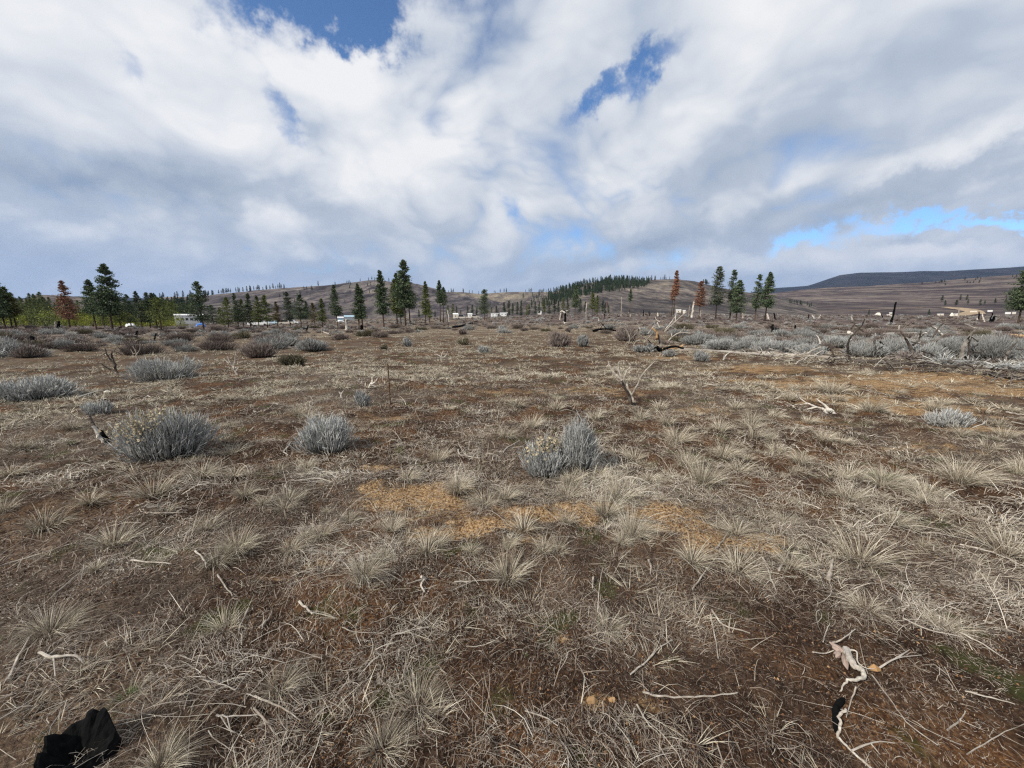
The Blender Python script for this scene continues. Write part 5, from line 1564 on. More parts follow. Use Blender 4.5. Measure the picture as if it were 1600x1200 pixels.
# white root in the lower right
e = stick([(1322, 1016, .05), (1328, 1030, .07), (1336, 1043, .07), (1346, 1050, .06), (1349, 1060, .05), (1336, 1063, .05), (1322, 1068, .03), (1312, 1083, .0)], 13, 'twisted bleached root with pinkish shards and brown knob, lower right', 1.0, taper=0.15, h=0.04,
          cat='root', name='bleached_root', sides=8, forks=[[(1322, 1016, .06), (1338, 1018, .06), (1340, 1034, .06), (1352, 1045, .05), (1366, 1048, .04)], [(1372, 1045, .03), (1400, 1030, .05), (1440, 1022, .03)], [(1400, 1030, .05), (1421, 1016, .05)], [(1270, 1021), (1290, 1022, .02), (1310, 1014, .04)]])
o0 = Vector(e.location)
for k, (a, b_) in enumerate((((1296, 1006), (1322, 1022)), ((1300, 1012), (1316, 1020)), ((1318, 1022), (1324, 1046)), ((1312, 1018), (1306, 1028)))):
    mb = MB(); p0 = gp(*a, .05) - np.array(o0); p1 = gp(*b_, .05) - np.array(o0)
    t = np.linspace(0, 1, 5)[:, None]; mb.tube(p0 * (1 - t) + p1 * t, [0.004, 0.010, 0.012, 0.009, 0.003], 5, rag=0.3, rng=random.Random(k)); mb.obj('bark_shard', M['pink_shard'], e)
mb = MB(); p0 = gp(1365, 1048, .03) - np.array(o0); mb.tube([p0 + [-0.02, 0, 0], p0 + [0, 0, .004], p0 + [.022, -.004, 0]], [0.006, 0.016, 0.007], 7, tint=0.4, rag=0.2, rng=random.Random(3)); mb.obj('knob', M['orange_wood'], e)
# charred and bleached branch below it
e = stick([(1322, 1105, .04), (1312, 1118, .04), (1314, 1134, .04), (1308, 1150, .02), (1318, 1163, .02), (1335, 1180, .01), (1362, 1204, 0)], 6.5, 'long pale branch with charred black side at the lower right edge', 0.95, taper=0.7, name='charred_branch', cat='branch',
          forks=[[(1330, 1176, .02), (1352, 1165, .03), (1375, 1160, .02), (1398, 1162, .01)], [(1360, 1163, .02), (1375, 1180, 0)]])
o0 = np.array(e.location)
q = np.array([gp(a, b_, .02) for a, b_ in ((1318, 1092), (1307, 1105), (1306, 1125), (1305, 1146))]) - o0
mb = MB(); mb.tube(smooth_path(q), [0.006, .010, .013, .012, .014, .012, .013, .010, .011, .009, .009, .007, .004][:len(smooth_path(q))], 7, tint=0.3, rag=0.3, rng=random.Random(5)); mb.obj('charred_side', M['char'], e)

# black stump at the bottom left: a burnt hollow shell
x, y, z = hit(124, 1192)
rg = random.Random(4)
prof = [(-180, .15), (-150, .13), (-120, .10), (-90, .11), (-60, .10), (-35, .085), (-10, .07), (15, .10), (40, .16), (60, .215), (80, .20), (100, .185), (120, .13), (140, .12), (160, .155), (180, .15)]
mb = MB(); ns = 44; rings = 6
vv = []; tt = []
for j in range(rings * 2):
    for i in range(ns):
        th = 2 * PI * i / ns - PI
        ht = np.interp(math.degrees(th), [p[0] for p in prof], [p[1] for p in prof]) + 0.014 * math.sin(9 * th) + 0.008 * math.sin(23 * th + 1)
        rad = 0.088 * (1 + 0.10 * math.sin(3 * th + .5) + 0.05 * math.sin(7 * th) + rg.uniform(-.025, .025))
        if j < rings:
            u = j / (rings - 1); rr = rad * (1.25 - 0.28 * u ** .6); zz_ = -0.05 + (ht + .05) * u
        else:
            u = 1 - (j - rings) / (rings - 1); rr = rad * (0.30 + 0.56 * u); zz_ = 0.03 + (ht - .035) * u
        vv.append((rr * math.cos(th) * 1.15, rr * math.sin(th), zz_)); tt.append(rg.uniform(0, 0.75) if j % 2 else rg.uniform(0.3, 1) * .8)
qs = [(j * ns + i, j * ns + (i + 1) % ns, (j + 1) * ns + (i + 1) % ns, (j + 1) * ns + i) for j in range(rings * 2 - 1) for i in range(ns)]
vv.append((0, 0, 0.025)); tt.append(0.2)
mb.add(vv, qs, [(len(vv) - 1, (rings * 2 - 1) * ns + i, (rings * 2 - 1) * ns + (i + 1) % ns) for i in range(ns)], tt)
o = mb.obj('charred_stump', M['char']); o.location = (x, y, z - 0.01); o.rotation_euler[2] = 0.15; o.scale = (1, 1, 0.72)
tag(o, 'hollow pitch black burnt stump cut by the bottom edge at the left', 'stump')


# upright dead wood drawn in its own upright plane
def upp(px, py, Y):
    d = ray(px, py)
    return np.array([d[0] / d[1] * Y, Y, CAMZ + d[2] / d[1] * Y])


def snag(name, base, limbs, label, cat, group=None, mt='deadwood', part='branch', depth=0.10):
    """limbs: (pixel polyline, base width px, end width px, tint, [material]); the first is the stem"""
    x, y, z = hit(base[0], base[1], 125)
    rg = random.Random(int(base[0] * 11 + base[1]))
    dep = y * math.cos(PITCH)
    e = empty(name, (x, y, z), 0, label, cat, group)
    o0 = np.array([x, y, z])
    for k, L in enumerate(limbs):
        pts, w0, w1, ti = L[:4]
        m_ = L[4] if len(L) > 4 else mt
        P_ = [upp(p[0], p[1], y) for p in pts]
        off = rg.uniform(-1, 1) * depth
        n = len(P_)
        P_ = np.array([p + np.array([0, off * dep / 10 * (i / max(1, n - 1)), 0]) for i, p in enumerate(P_)])
        if k == 0:
            P_[0] = [P_[0][0], P_[0][1], z - 0.1]
        pt = smooth_path(P_ - o0); m = len(pt)
        R = np.linspace(w0, w1, m) / 2 / F * dep * (1.25 if w0 < 4 else 1.0); ti = ti * 0.9 if mt == 'wood' else ti
        pt[1:-1] += np.array([[rg.gauss(0, .25), rg.gauss(0, .25), rg.gauss(0, .15)] for _ in range(m - 2)]) * R[1:-1, None]
        mb = MB(); mb.tube(pt, R, 6 if dep > 12 else 8, tint=np.clip([ti + rg.gauss(0, .1) for _ in range(m)], 0, 1), rag=0.2, rng=rg)
        mb.obj('stem' if k == 0 else part, M[m_], e)
    return e


snag('dead_shrub', (987, 634), [([(988, 632), (983, 618), (976, 606), (972, 594)], 5, 3, 0.3), ([(986, 630), (992, 633), (995, 636)], 6, 4, 0.05), ([(990, 628), (984, 612), (979, 598)], 4.0, 2.7, 0.68, 'wood'), ([(972, 594), (962, 585), (953, 573), (950, 564)], 3.5, 1.4, 0.68, 'wood'),
                               ([(972, 594), (967, 580), (966, 566)], 2.6, 1.4, 0.68, 'wood'), ([(967, 580), (960, 572)], 1.8, 1.0, 0.68, 'wood'), ([(974, 596), (978, 582), (985, 572), (978, 563)], 2.6, 1.4, 0.68, 'wood'), ([(986, 618), (994, 604), (999, 592), (1008, 578), (1022, 564)], 2.6, 1.4, 0.68, 'wood'),
                               ([(999, 592), (997, 580)], 1.4, 1.0, 0.68, 'wood'), ([(966, 566), (976, 564)], 1.4, 1.0, 0.68, 'wood')], 'dead black and grey shrub with antler like branches at right centre', 'dead shrub')
snag('dead_shrub', (182, 582), [([(182, 582), (181, 570), (176, 558), (178, 549)], 3, 1.5, 0.25), ([(181, 570), (170, 560), (165, 552), (161, 544)], 2, 1, 0.2), ([(182, 582), (170, 577), (157, 570)], 2.2, 1, 0.2), ([(178, 549), (180, 543)], 1.2, .7, 0.4), ([(165, 552), (160, 556)], 1, .6, .3), ([(170, 577), (163, 568)], 1, .6, .3)],
     'dark leafless twisted shrub left of the dusky grey brush', 'dead shrub')
snag('dead_shrub', (213, 561), [([(213, 560), (211, 550), (205, 541)], 1.3, .7, 0.6), ([(212, 556), (218, 548), (220, 542)], 1.1, .6, 0.6), ([(211, 552), (206, 553), (200, 546)], 1., .5, 0.6), ([(213, 560), (219, 558)], 1., .5, 0.6)], 'small pale dead shrub behind the dark twisted one', 'dead shrub', mt='wood')
snag('dead_shrub', (372, 586), [([(373, 586), (365, 577), (358, 568), (352, 557)], 2.6, 1, 0.75), ([(365, 577), (369, 564), (372, 552)], 1.8, .8, 0.8), ([(358, 568), (347, 560)], 1.5, .7, 0.8), ([(368, 581), (376, 570)], 1.5, .7, 0.8)], 'pale leaning dead shrub left of the olive brush', 'dead shrub', mt='wood')
snag('dead_shrub', (691, 566), [([(691, 565), (690, 556), (694, 548)], 1.8, .8, 0.9), ([(690, 558), (682, 553), (679, 549)], 1.4, .7, 0.9), ([(691, 561), (698, 554), (700, 549)], 1.4, .7, 0.9)], 'small white dead shrub on the grass right of the stake', 'dead shrub', mt='wood')
snag('antler_branch', (580, 607), [([(573, 604), (578, 602), (581, 597), (581, 590)], 3, 1.5, 1.0), ([(580, 600), (586, 597), (590, 591)], 2, 1, 1.0), ([(578, 602), (588, 604)], 2, 1, 1.0)], 'white antler like branch behind the small pale brush', 'branch', mt='wood')
snag('antler_branch', (533, 622), [([(533, 621), (533, 616), (530, 612)], 2.6, 1.2, 1.0), ([(533, 617), (537, 611)], 2, 1, 1.0)], 'tiny white antler like branch left of the small pale brush', 'branch', mt='wood')
snag('dead_shrub', (1115, 563), [([(1128, 566), (1133, 556), (1140, 550)], 1.8, .8, 0.95), ([(1121, 566), (1130, 563), (1136, 558)], 1.8, .8, 0.95), ([(1130, 563), (1131, 554)], 1.5, .7, 0.9)], 'little white dead twigs right of the round sage', 'dead shrub', mt='wood')
snag('forked_root', (1293, 646), [([(1298, 645), (1288, 641), (1276, 636), (1262, 630), (1247, 619)], 5, 1.5, 0.95), ([(1290, 640), (1300, 642), (1303, 648)], 6, 4, 1.0), ([(1298, 644), (1290, 634), (1279, 624)], 4, 2, 0.95), ([(1276, 636), (1262, 640)], 2.5, 1, 0.9), ([(1262, 630), (1252, 633)], 2, 1, 0.9), ([(1247, 619), (1243, 612)], 1.5, .8, .9)],
     'white forked dead root on the orange brown ground at right', 'root', mt='wood')
snag('charred_shard', (160, 692), [([(170, 692), (166, 682), (160, 672)], 7, 4, 0.1, 'char'), ([(163, 690), (157, 678), (150, 664)], 7, 4, 0.85, 'wood'), ([(152, 676), (146, 664), (140, 654), (138, 649)], 6, 3, 0.3), ([(168, 690), (171, 686)], 5, 3, 0.1, 'char')], 'jagged charred and pale wood shard left of the wide brush', 'wood shard', part='splinter')
# rusty stake
x, y, z = hit(610, 632)
tz = ztop(610, 568, x, y)
mb = MB(); rs0 = 0.85 / F * y
mb.tube([(0, 0, -0.15), (0.004, 0, (tz - z) * .5), (0, 0, tz - z)], rs0, 6, tint=0.4); 
for k in range(14):
    zz_ = (tz - z) * (k + 1) / 15
    mb.tube([(0, 0, zz_ - .006), (0, 0, zz_ + .006)], rs0 * 1.18, 6, tint=0.7)
o = mb.obj('rusty_stake', M['rust']); o.location = (x, y, z); o.rotation_euler = (0, -0.01, 0)
tag(o, 'thin rusty metal stake standing upright in the open grass', 'stake')
x, y, z = hit(168, 614); mb = MB(); mb.tube([(-.06, 0, .02), (0, 0, .03), (.06, .01, .02)], [.02, .035, .02], 7, rag=.3, rng=random.Random(2)); o = mb.obj('pale_stone', M['stone_white']); o.location = (x, y, z)
tag(o, 'small pale stone behind the low thin grey brush', 'stone')
for px, py, lab in ((925, 1098, 'larger ochre clod at the bottom centre right'), (957, 1097, 'smaller ochre clod right of the larger one')):
    x, y, z = hit(px, py); mb = MB(); s_ = .022 if px < 930 else .015
    mb.tube([(-s_, 0, 0), (-s_ * .5, 0, .006), (s_ * .3, 0, .008), (s_, 0, 0)], [s_ * .3, s_ * .7, s_ * .75, s_ * .3], 8, tint=.6, rag=.25, rng=random.Random(px)); o = mb.obj('soil_clod', M['orange_wood']); o.location = (x, y, z); tag(o, lab, 'clod')

# snags and stumps of burnt trees
SN = 'burnt snags and stumps of the plain'
for bx, by, ty, w_, ti, mt, lean, lab, extra in [
    (88, 521, 503, 4.5, .8, 'wood', 0, 'pale snag with charred black right side, left of the reddish pine', [([(91, 518), (91, 510), (89, 502)], 3, 3, .1, 'char')]),
    (50, 535, 526, 8, .1, 'char', -2, 'fat black stump in the brush at the left', []),
    (9, 520, 517, 8, .1, 'char', 0, 'low black stump near the left edge', []),
    (213, 527, 517, 4, .1, 'char', 2, 'dark broken stump in the brush right of the tallest left pine', []),
    (240, 533, 521, 2.5, .15, 'char', 1, 'thin black snag below the white mobile home', []),
    (251, 529, 520, 3.5, .7, 'wood', -1, 'grey snag left below the white mobile home', []),
    (179, 518, 512, 3, .1, 'char', 3, 'black leaning stub right of the two left pines', []),
    (478, 520, 508, 2.5, .1, 'char', 1, 'black twisted snag at the right end of the grove', [([(478, 513), (473, 514), (470, 512)], 1.5, 1, .1)]),
    (503, 521, 512, 2, .6, 'wood', 2, 'thin pale snag in the brush left of the leaning pine', []),
    (541, 517, 499, 3.6, .9, 'wood', 1, 'pale barkless snag left of the twin pines', []),
    (565, 516, 508, 6, .1, 'char', 0, 'black charred root base between the twin pines', []),
    (700, 511, 494, 2, .5, 'deadwood', 0, 'upright half pale snag in front of the bent one', []),
    (702, 503, 484, 1.8, .9, 'wood', -2, 'bent pale snag beside the thin dark pine', []),
    (883, 507, 484, 3.4, .1, 'char', 1, 'black snag with pale broken arms in front of the wooded hill', [([(883, 506), (882, 502)], 4, 3, .95, 'wood'), ([(883, 489), (879, 486), (876, 487)], 2, 1, .9, 'wood'), ([(884, 486), (888, 486)], 1.5, 1, .9, 'wood')]),
    (875, 500, 488, 2, .9, 'wood', 1, 'pale short snag just left of the black snag', []),
    (878, 496, 487, 1.5, .2, 'char', 0, 'thin dark snag behind the black one', []),
    (916, 489, 473, 1.5, .8, 'wood', 1, 'pale thin snag left of the light green pine', []),
    (945, 497, 490, 1.6, .1, 'char', 0, 'short black snag in the brush right of the light green pine', []),
    (936, 503, 498, 2, .8, 'wood', 0, 'white stub in the brush below the wood', []),
    (971, 487, 464, 1.6, .75, 'wood', 0, 'tall pale thin snag left of the very slender pine', []),
    (986, 495, 488, 2, .9, 'wood', -3, 'white leaning stub below the very slender pine', []),
    (1028, 494, 488, 2.6, .8, 'wood', 0, 'pale stub left of the tall orange red pine', []),
    (1015, 493, 486, 1.3, .2, 'char', 0, 'thin black stub left of the pale one', []),
    (1005, 491, 484, 1.3, .2, 'char', 0, 'thin black stub below the wooded hill crest', []),
    (1081, 496, 471, 2.8, .95, 'wood', 4, 'tall pale leaning snag left of the wide orange red pine', [([(1084, 477), (1085, 471)], 2, 1, .9, 'wood')]),
    (1076, 488, 476, 1.2, .6, 'wood', 0, 'very thin grey snag left of the tall pale leaning one', []),
    (1094, 493, 485, 1.6, .8, 'wood', 1, 'short pale snag at the foot of the wide orange red pine', []),
    (1161, 495, 489, 2.4, .8, 'wood', 0, 'pale stub right of the dense cone shaped pine', []),
    (1202, 500, 490, 2.8, .8, 'wood', 0, 'pale stub right of the last dense pine', []),
    (1212, 500, 489, 2.4, .1, 'char', 1, 'black stub right of the pale one by the last dense pine', []),
    (1263, 499, 491, 1.3, .1, 'char', 0, 'thin black stub left of a pale pair', []),
    (1273, 498, 492, 1.8, .85, 'wood', 0, 'left one of a pair of pale stubs on the heath', []),
    (1279, 498, 492, 2, .85, 'wood', 0, 'right one of a pair of pale stubs on the heath', []),
    (1332, 500, 495, 1.8, .9, 'wood', 0, 'pale stub behind the crooked burnt branch', []),
    (1391, 507, 472, 2.8, .1, 'char', 5, 'tall black leaning post of a burnt tree on the heath', []),
    (1382, 498, 491, 1.2, .1, 'char', 0, 'thin dark stub left of the black leaning post', []),
    (1499, 490, 480, 1.2, .7, 'wood', 0, 'thin pale snag on the heath below the trailers', []),
    (1529, 501, 487, 1.8, .15, 'char', 2, 'dark thin snag with pale foot at the right', [([(1528, 501), (1529, 497)], 3, 2, .95, 'wood')]),
    (1539, 503, 489, 1.8, .9, 'wood', 1, 'pale crooked snag in the right hand snag row', []),
    (1546, 502, 489, 1.8, .1, 'char', 1, 'leaning dark snag in the right hand snag row', []),
    (1549, 503, 494, 3.6, .05, 'char', 0, 'short fat black stump in the right hand snag row', []),
    (1548, 525, 508, 1.5, .5, 'deadwood', 0, 'thin upright stick in the sage at the right', []),
    (1593, 503, 496, 2.2, .3, 'deadwood', 2, 'leaning brown stub right of the big right edge pine', []),
    (1240, 520, 500, 3.2, .55, 'deadwood', 1, 'broken grey stump in the brush right of the last dense pine', []),
    (1208, 520, 507, 6, .1, 'char', 2, 'jagged black root wad behind the band of sage', [([(1210, 518), (1216, 514), (1220, 519)], 3, 2, .1), ([(1206, 524), (1200, 527)], 3, 1, .1)]),
    (1402, 518, 508, 2.4, .8, 'wood', 2, 'pale standing splinter behind the sage band', []),
    (1242, 515, 508, 3, .1, 'char', -2, 'small black bent stub behind the sage band', []),
]:
    pts = [(bx, by), (bx + lean * .4, by * .6 + ty * .4), (bx + lean, ty)]
    snag('burnt_snag', (bx, by), [(pts, w_, w_ * .6, ti)] + extra, lab, 'snag', SN, mt=mt, part='broken_arm')

# the uprooted tree with its long log
UR = (1036, 549)
snag('uprooted_tree', UR, [
    ([(1030, 548), (1034, 541), (1034, 533), (1031, 523)], 6, 3, .5, 'deadwood'),
    ([(1036, 546), (1048, 541), (1062, 543)], 5, 3, .1, 'char'), ([(1034, 546), (1022, 542), (1016, 532)], 6, 3, .1, 'char'), ([(1030, 548), (1024, 544), (1020, 540)], 5, 3, .1, 'char'),
    ([(1034, 546), (1045, 546), (1062, 543), (1070, 540)], 5, 3, .7, 'orange_wood'),
    ([(1038, 518), (1048, 508), (1060, 496), (1070, 487)], 1.87, 0.80, .7, 'wood'), ([(1040, 514), (1052, 505), (1066, 492)], 1.44, 0.64, .7, 'wood'), ([(1055, 501), (1064, 485)], 1.01, 0.56, .7, 'wood'),
    ([(1012, 522), (1019, 515), (1026, 507)], 1.30, 0.80, .7, 'wood'), ([(1031, 503), (1029, 499), (1032, 495)], 1.15, 0.64, .7, 'wood'), ([(1031, 512), (1030, 504), (1038, 503)], 1.44, 0.80, .7, 'wood'),
    ([(1048, 528), (1058, 520), (1072, 520)], 1.44, 0.72, .7, 'wood'), ([(1060, 521), (1068, 516), (1075, 510)], 1.15, 0.64, .7, 'wood'), ([(1044, 533), (1052, 527), (1056, 518)], 1.73, 0.80, .7, 'wood'),
    ([(1014, 536), (1006, 528), (998, 526), (994, 519)], 1.73, 0.80, .7, 'wood'), ([(1008, 540), (1003, 534), (1009, 520)], 1.58, 0.80, .7, 'wood'), ([(1002, 531), (992, 533), (986, 540)], 1.44, 0.80, .7, 'wood'), ([(1062, 511), (1066, 514), (1074, 512)], 1.6, .8, .5),
    ([(983, 538), (986, 526), (983, 515), (974, 510)], 2.4, 1, .6), ([(986, 530), (993, 517), (988, 512)], 1.8, .8, .6), ([(1026, 530), (1030, 520), (1027, 512)], 3, 2, .5, 'orange_wood')],
     'uprooted tree with orange root plate and bleached branches in the air', 'fallen tree', part='root_branch', depth=.5)


def log(pxs, wpx, label, ti=.6, mt='deadwood', stubs=5, group='fallen logs on the right of the plain', maxr=120, name='fallen_log'):
    P_ = np.array([hit(a, b_, maxr) for a, b_ in pxs])
    rg = random.Random(int(pxs[0][0] + 7 * pxs[0][1]))
    o0 = P_[0].copy()
    dep = P_[:, 1].mean() * math.cos(PITCH); R = wpx / 2 / F * dep
    P_[:, 2] += R * 0.7
    pt = smooth_path(P_ - o0, 5); n = len(pt)
    mb = MB(); mb.tube(pt, R * np.linspace(1.1, .6, n), 9, tint=np.clip([ti + rg.gauss(0, .14) for _ in range(n)], 0, 1), rag=.14, rng=rg)
    e = mb.obj(name, M[mt]); e.location = tuple(o0); tag(e, label, 'log', group)
    for k in range(stubs):
        i = rg.randrange(1, n - 1); a = rg.uniform(0, 6.28); L = rg.uniform(3, 9) * R
        d = np.array([math.cos(a), math.sin(a), rg.uniform(.2, 1.3)]); d /= np.linalg.norm(d)
        mb = MB(); mb.tube([pt[i], pt[i] + d * L * .5 + [0, 0, .05 * L], pt[i] + d * L], [R * .35, R * .25, R * .12], 5, tint=rg.uniform(.3, .8), rag=.2, rng=rg)
        mb.obj('branch_stub', M[mt], e)
    return e


log([(1055, 547), (1110, 550), (1165, 554), (1218, 558)], 5, 'pale log running right from the uprooted tree', .8, 'deadwood', 6)
log([(1175, 554), (1240, 558), (1322, 564)], 8, 'thick tan middle log of the long fallen line', .75, 'wood', 7)
log([(1335, 566), (1420, 571), (1510, 577), (1605, 584)], 6, 'dark right log of the long fallen line', .35, 'deadwood', 9)
log([(1540, 586), (1605, 596)], 8, 'short black log at the right edge below the long line', .15, 'deadwood', 3)
log([(1228, 531), (1280, 529), (1328, 528)], 7, 'mossy brown log behind the sage band', .6, 'deadwood', 3)
log([(1326, 524), (1380, 523), (1436, 522)], 4, 'grey thin log behind the crooked burnt branch', .8, 'wood', 3)
log([(1288, 519), (1312, 519)], 3, 'short dark log behind the mossy one', .15, 'deadwood', 1)
log([(1451, 540), (1482, 538)], 8, 'orange cut log in the sage band', .6, 'orange_wood', 0)
log([(1512, 533), (1543, 535)], 5, 'pale brown short log right of the crooked trunk', .7, 'orange_wood', 0)
log([(1578, 527), (1606, 527)], 6, 'orange log at the right edge', .7, 'orange_wood', 0)
log([(192, 524), (205, 526), (216, 530)], 4, 'dark fallen pole in the brush below the left pines', .1, 'char', 2)
log([(95, 538), (130, 538), (152, 538)], 2, 'thin pale pole over a dark hollow at the left', .9, 'wood', 1)
log([(178, 519), (190, 521), (205, 523)], 3, 'black fallen trunk right of the two left pines', .1, 'char', 2)
log([(708, 513), (730, 508), (746, 502)], 2.5, 'dark fallen trunk slanting below the small cabins', .1, 'char', 2)
log([(928, 519), (940, 516), (962, 518)], 4.5, 'black charred log in the brush below the wood', .05, 'char', 3)
log([(500, 517), (515, 522), (527, 515)], 2, 'forked pale fallen branch left of the pale snag', .7, 'wood', 2)

# burnt upright branches behind the fallen logs
BB = 'burnt branches sticking up behind the fallen logs'
for base, limbs, lab in [
    ((1329, 563), [([(1330, 562), (1322, 549), (1320, 534), (1326, 521), (1333, 511), (1337, 498)], 4, 1.4, .2), ([(1330, 514), (1342, 504), (1346, 496)], 2, .8, .3), ([(1337, 508), (1344, 518), (1350, 520)], 1.8, .8, .25), ([(1326, 519), (1333, 522)], 5, 4, .95, 'wood'), ([(1322, 549), (1316, 545)], 1.6, .8, .2)], 'crooked black branch curling up like a hook'),
    ((1375, 560), [([(1375, 558), (1373, 545), (1376, 536), (1385, 532)], 3, 1, .2), ([(1373, 545), (1379, 541)], 1.8, .8, .2), ([(1374, 550), (1368, 546)], 1.6, .8, .2), ([(1376, 536), (1369, 533), (1368, 538)], 2, 1, .2)], 'low black claw shaped branch right of the crooked one'),
    ((1426, 562), [([(1426, 560), (1427, 546), (1423, 532), (1418, 520)], 5, 2, .35), ([(1426, 540), (1433, 528), (1430, 516)], 2.6, 1, .35), ([(1422, 528), (1413, 522), (1411, 517)], 2, 1, .3), ([(1424, 534), (1416, 536)], 1.6, .8, .3), ([(1436, 527), (1430, 519)], 3, 2, 1.0, 'wood')], 'forked grey branch with a white broken tip'),
    ((1434, 560), [([(1434, 558), (1446, 545), (1458, 532), (1468, 522), (1480, 515)], 3.4, 1.2, .6), ([(1446, 545), (1460, 541), (1474, 540)], 2, .8, .2), ([(1458, 532), (1466, 532)], 1.6, .8, .5)], 'long grey branch leaning right'),
    ((1503, 565), [([(1503, 562), (1504, 548), (1510, 533), (1518, 520), (1526, 511)], 6, 2.4, .65), ([(1512, 530), (1504, 524)], 2, 1, .5), ([(1524, 513), (1524, 506)], 2, 1, .7)], 'thick grey trunk leaning right in the sage band'),
    ((1515, 565), [([(1514, 562), (1519, 550), (1523, 540), (1533, 528)], 3, 1.2, .2), ([(1519, 550), (1530, 551), (1542, 546)], 2, .8, .2), ([(1528, 534), (1528, 526)], 1.6, .8, .2), ([(1523, 542), (1533, 538), (1538, 541)], 1.5, .7, .2)], 'dark branch beside the thick grey trunk'),
    ((1465, 567), [([(1466, 566), (1460, 556), (1450, 551), (1442, 549)], 2.2, 1, .2), ([(1480, 566), (1478, 557), (1470, 555)], 2, .8, .2), ([(1443, 548), (1447, 562)], 1.8, .9, .25), ([(1460, 556), (1468, 562)], 1.5, .8, .2)], 'dark arching twigs between the leaning branches'),
    ((1570, 568), [([(1569, 566), (1576, 556), (1586, 545), (1600, 534)], 2.6, 1, .3), ([(1586, 545), (1598, 548)], 1.6, .8, .3), ([(1576, 556), (1572, 548)], 1.4, .7, .3)], 'dark branch reaching toward the right edge'),
    ((1283, 558), [([(1283, 556), (1282, 546), (1279, 540), (1271, 534)], 3.2, 1.2, .3), ([(1282, 544), (1287, 537), (1293, 533)], 2, .9, .35), ([(1279, 540), (1286, 539)], 1.8, .8, .3), ([(1281, 538), (1284, 530), (1284, 524)], 1.6, .8, .85, 'wood')], 'small dark branching stem in front of the mossy log'),
    ((1350, 520), [([(1350, 521), (1354, 513), (1360, 506)], 2, .9, .2)], 'short black twig leaning right beside the hook branch'),
    ((1455, 530), [([(1455, 530), (1462, 514), (1470, 502), (1478, 494)], 2.4, 1, .35), ([(1462, 514), (1458, 506)], 1.6, .8, .3), ([(1470, 502), (1470, 495)], 1.2, .7, .3), ([(1475, 524), (1474, 512)], 2.2, 1.4, .9, 'wood')], 'tangle of grey branches rising behind the orange cut log'),
    ((1450, 522), [([(1452, 526), (1447, 516), (1452, 508), (1460, 504)], 2, 1, .3), ([(1447, 516), (1440, 512), (1434, 511)], 1.6, .8, .3), ([(1450, 512), (1462, 511), (1468, 506)], 1.4, .7, .3)], 'low tangled branches behind the long leaning branch'),
]:
    snag('burnt_branch', base, limbs, lab + ', right middle ground', 'branch', BB, part='twig', depth=.35)


def pile(px, py, wpx, n, label, ti, mt, seed):
    n = int(n * 1.5); ti = ti * .85
    x, y, z = hit(px, py)
    e = empty('branch_pile', (x, y, z), 0, label, 'branch pile', 'piles of broken branches along the fallen logs')
    rg = random.Random(seed); dep = y * math.cos(PITCH); W = wpx / F * dep / 2
    for k in range(n):
        a = rg.uniform(0, 6.28) if rg.random() < .4 else rg.gauss(0, .5); L = rg.uniform(.3, 1.0) * W
        c = np.array([rg.uniform(-1, 1) * W, rg.uniform(-.5, .5) * W, rg.uniform(.02, .30)])
        d = np.array([math.cos(a), math.sin(a), rg.uniform(-.15, .4)]) * L * .5
        m_ = np.array([0, 0, rg.uniform(-.05, .14)])
        r0_ = rg.uniform(.007, .016)
        mb = MB(); mb.tube(smooth_path([c - d, c + m_, c + d], 3), np.linspace(r0_, r0_ * .4, 7), 5, tint=min(1, max(0, ti + rg.gauss(0, .25))), rag=.2, rng=rg); mb.obj('branch', M[mt], e)


pile(1240, 567, 64, 26, 'pale branch pile below the left end of the long fallen line', .8, 'wood', 1)
pile(1310, 571, 60, 22, 'dark branch pile in front of the hook branch', .35, 'deadwood', 2)
pile(1390, 577, 100, 30, 'wide grey branch pile in front of the claw branch', .5, 'deadwood', 3)
pile(1475, 583, 90, 26, 'mixed branch pile below the leaning branches', .4, 'deadwood', 4)
pile(1570, 598, 80, 24, 'grey branch pile near the right edge', .6, 'deadwood', 5)
pile(1180, 556, 60, 10, 'loose sticks beside the pale log', .8, 'wood', 6)

# ------------------------------------------------------------------ each of many alike gets its own label, by its place in its group
ONES = ['', 'first', 'second', 'third', 'fourth', 'fifth', 'sixth', 'seventh', 'eighth', 'ninth', 'tenth', 'eleventh', 'twelfth', 'thirteenth', 'fourteenth', 'fifteenth', 'sixteenth', 'seventeenth', 'eighteenth', 'nineteenth']
TENS = {20: 'twentieth', 30: 'thirtieth', 40: 'fortieth', 50: 'fiftieth', 60: 'sixtieth', 70: 'seventieth', 80: 'eightieth', 90: 'ninetieth'}
TENP = {20: 'twenty', 30: 'thirty', 40: 'forty', 50: 'fifty', 60: 'sixty', 70: 'seventy', 80: 'eighty', 90: 'ninety'}


def ordn(n):
    if n >= 100: return 'hundred and ' + ordn(n - 100) if n > 100 else 'hundredth'
    if n < 20: return ONES[n]
    t = n // 10 * 10
    return TENS[t] if n == t else TENP[t] + '-' + ONES[n - t]


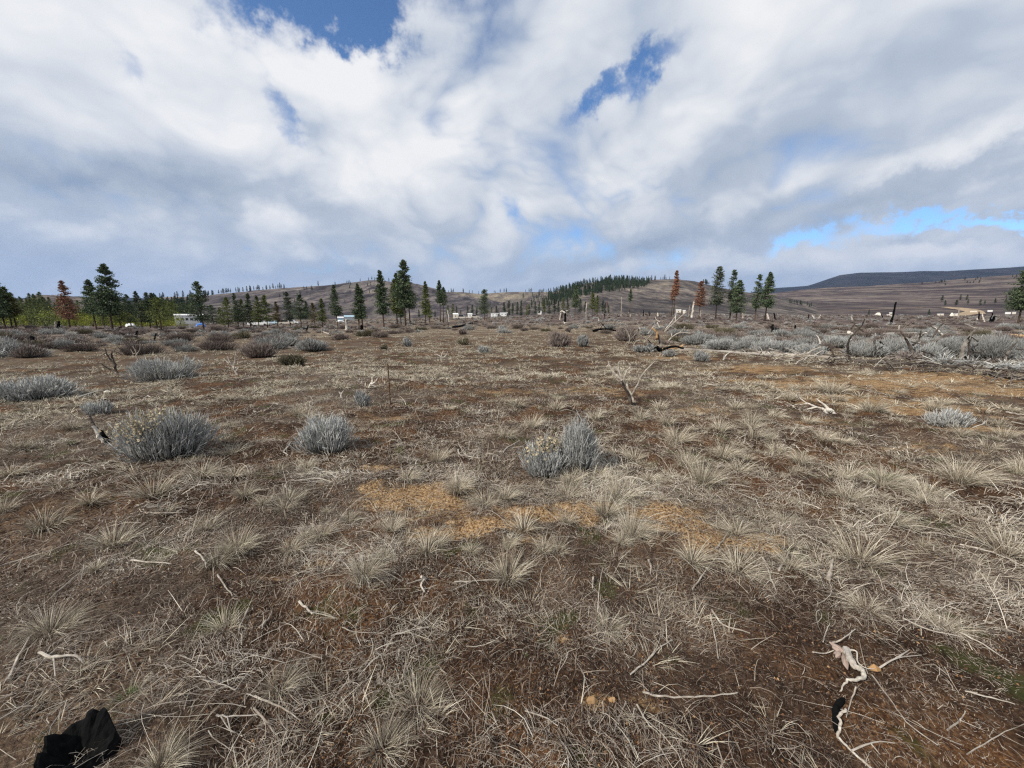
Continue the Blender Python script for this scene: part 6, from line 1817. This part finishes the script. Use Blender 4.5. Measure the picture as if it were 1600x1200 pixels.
MARK = [(-50, 'the left edge pines'), (70, 'the reddish dying pine'), (135, 'the two tall left pines'), (200, 'the olive grove pines'), (262, 'the white mobile home'), (330, 'the close row of trunks'), (425, 'the end of the grove'), (500, 'the leaning dark pine'),
        (545, 'the twin pines'), (585, 'the centre pine group'), (655, 'the slim olive pine'), (720, 'the lone rounded pine'), (800, 'the wooded hill flank'), (870, 'the black snag'), (950, 'the wooded hill crest'), (1020, 'the tall orange red pine'), (1070, 'the wide orange red pine'),
        (1108, 'the dense cone shaped pine'), (1170, 'the last dense pine'), (1215, 'the small far stand'), (1290, 'the hook branch'), (1370, 'the black leaning post'), (1420, 'the leaning grey branch'), (1490, 'the thick grey trunk'), (1545, 'the right edge pine')]
byl = {}
for o in C.objects:
    if o.parent is None and o.get('label') and o.get('category'):
        byl.setdefault(o['label'], []).append(o)
for lab, os_ in byl.items():
    if len(os_) < 2: continue
    big = os_[0]['group'] if 'group' in os_[0] else ''
    if 'brush belt' in lab or 'open plain' in lab:
        buck = {}
        for o in os_:
            px = 800 + F * math.tan(math.atan2(o.location.x, o.location.y)) * 0.985
            mk = [m_ for p_, m_ in MARK if p_ <= px][-1] if px > -50 else MARK[0][1]
            buck.setdefault(mk, []).append(o)
        stem_ = lab.replace(' in the brush belt before the trees', '').replace(' of the open plain', '')
        for mk, ol in buck.items():
            ol.sort(key=lambda o: o.location.length)
            for i, o in enumerate(ol):
                o['label'] = '%s toward %s, %s' % (stem_, mk, 'the nearest there' if i == 0 else ordn(i + 1) + ' nearest there')
    else:
        os_.sort(key=lambda o: math.atan2(o.location.x, o.location.y))
        for i, o in enumerate(os_):
            o['label'] = '%s, %s from the left' % (lab, ordn(i + 1))

# ------------------------------------------------------------------ air between here and the far ridges
mb = MB(); mb.box(-9500, 9500, -300, 10300, -14, 1050)
hm = bpy.data.materials.new('thin_air'); hm.use_nodes = True
T = NT(hm.node_tree)
pv = T.n('ShaderNodeVolumePrincipled'); pv.inputs['Color'].default_value = (0.38, 0.58, 1.0, 1); pv.inputs['Density'].default_value = 2.4e-5; pv.inputs['Anisotropy'].default_value = 0.2
oo = T.n('ShaderNodeOutputMaterial'); T.t.links.new(pv.outputs[0], oo.inputs['Volume'])
tag(mb.obj('haze', hm), kind='stuff')
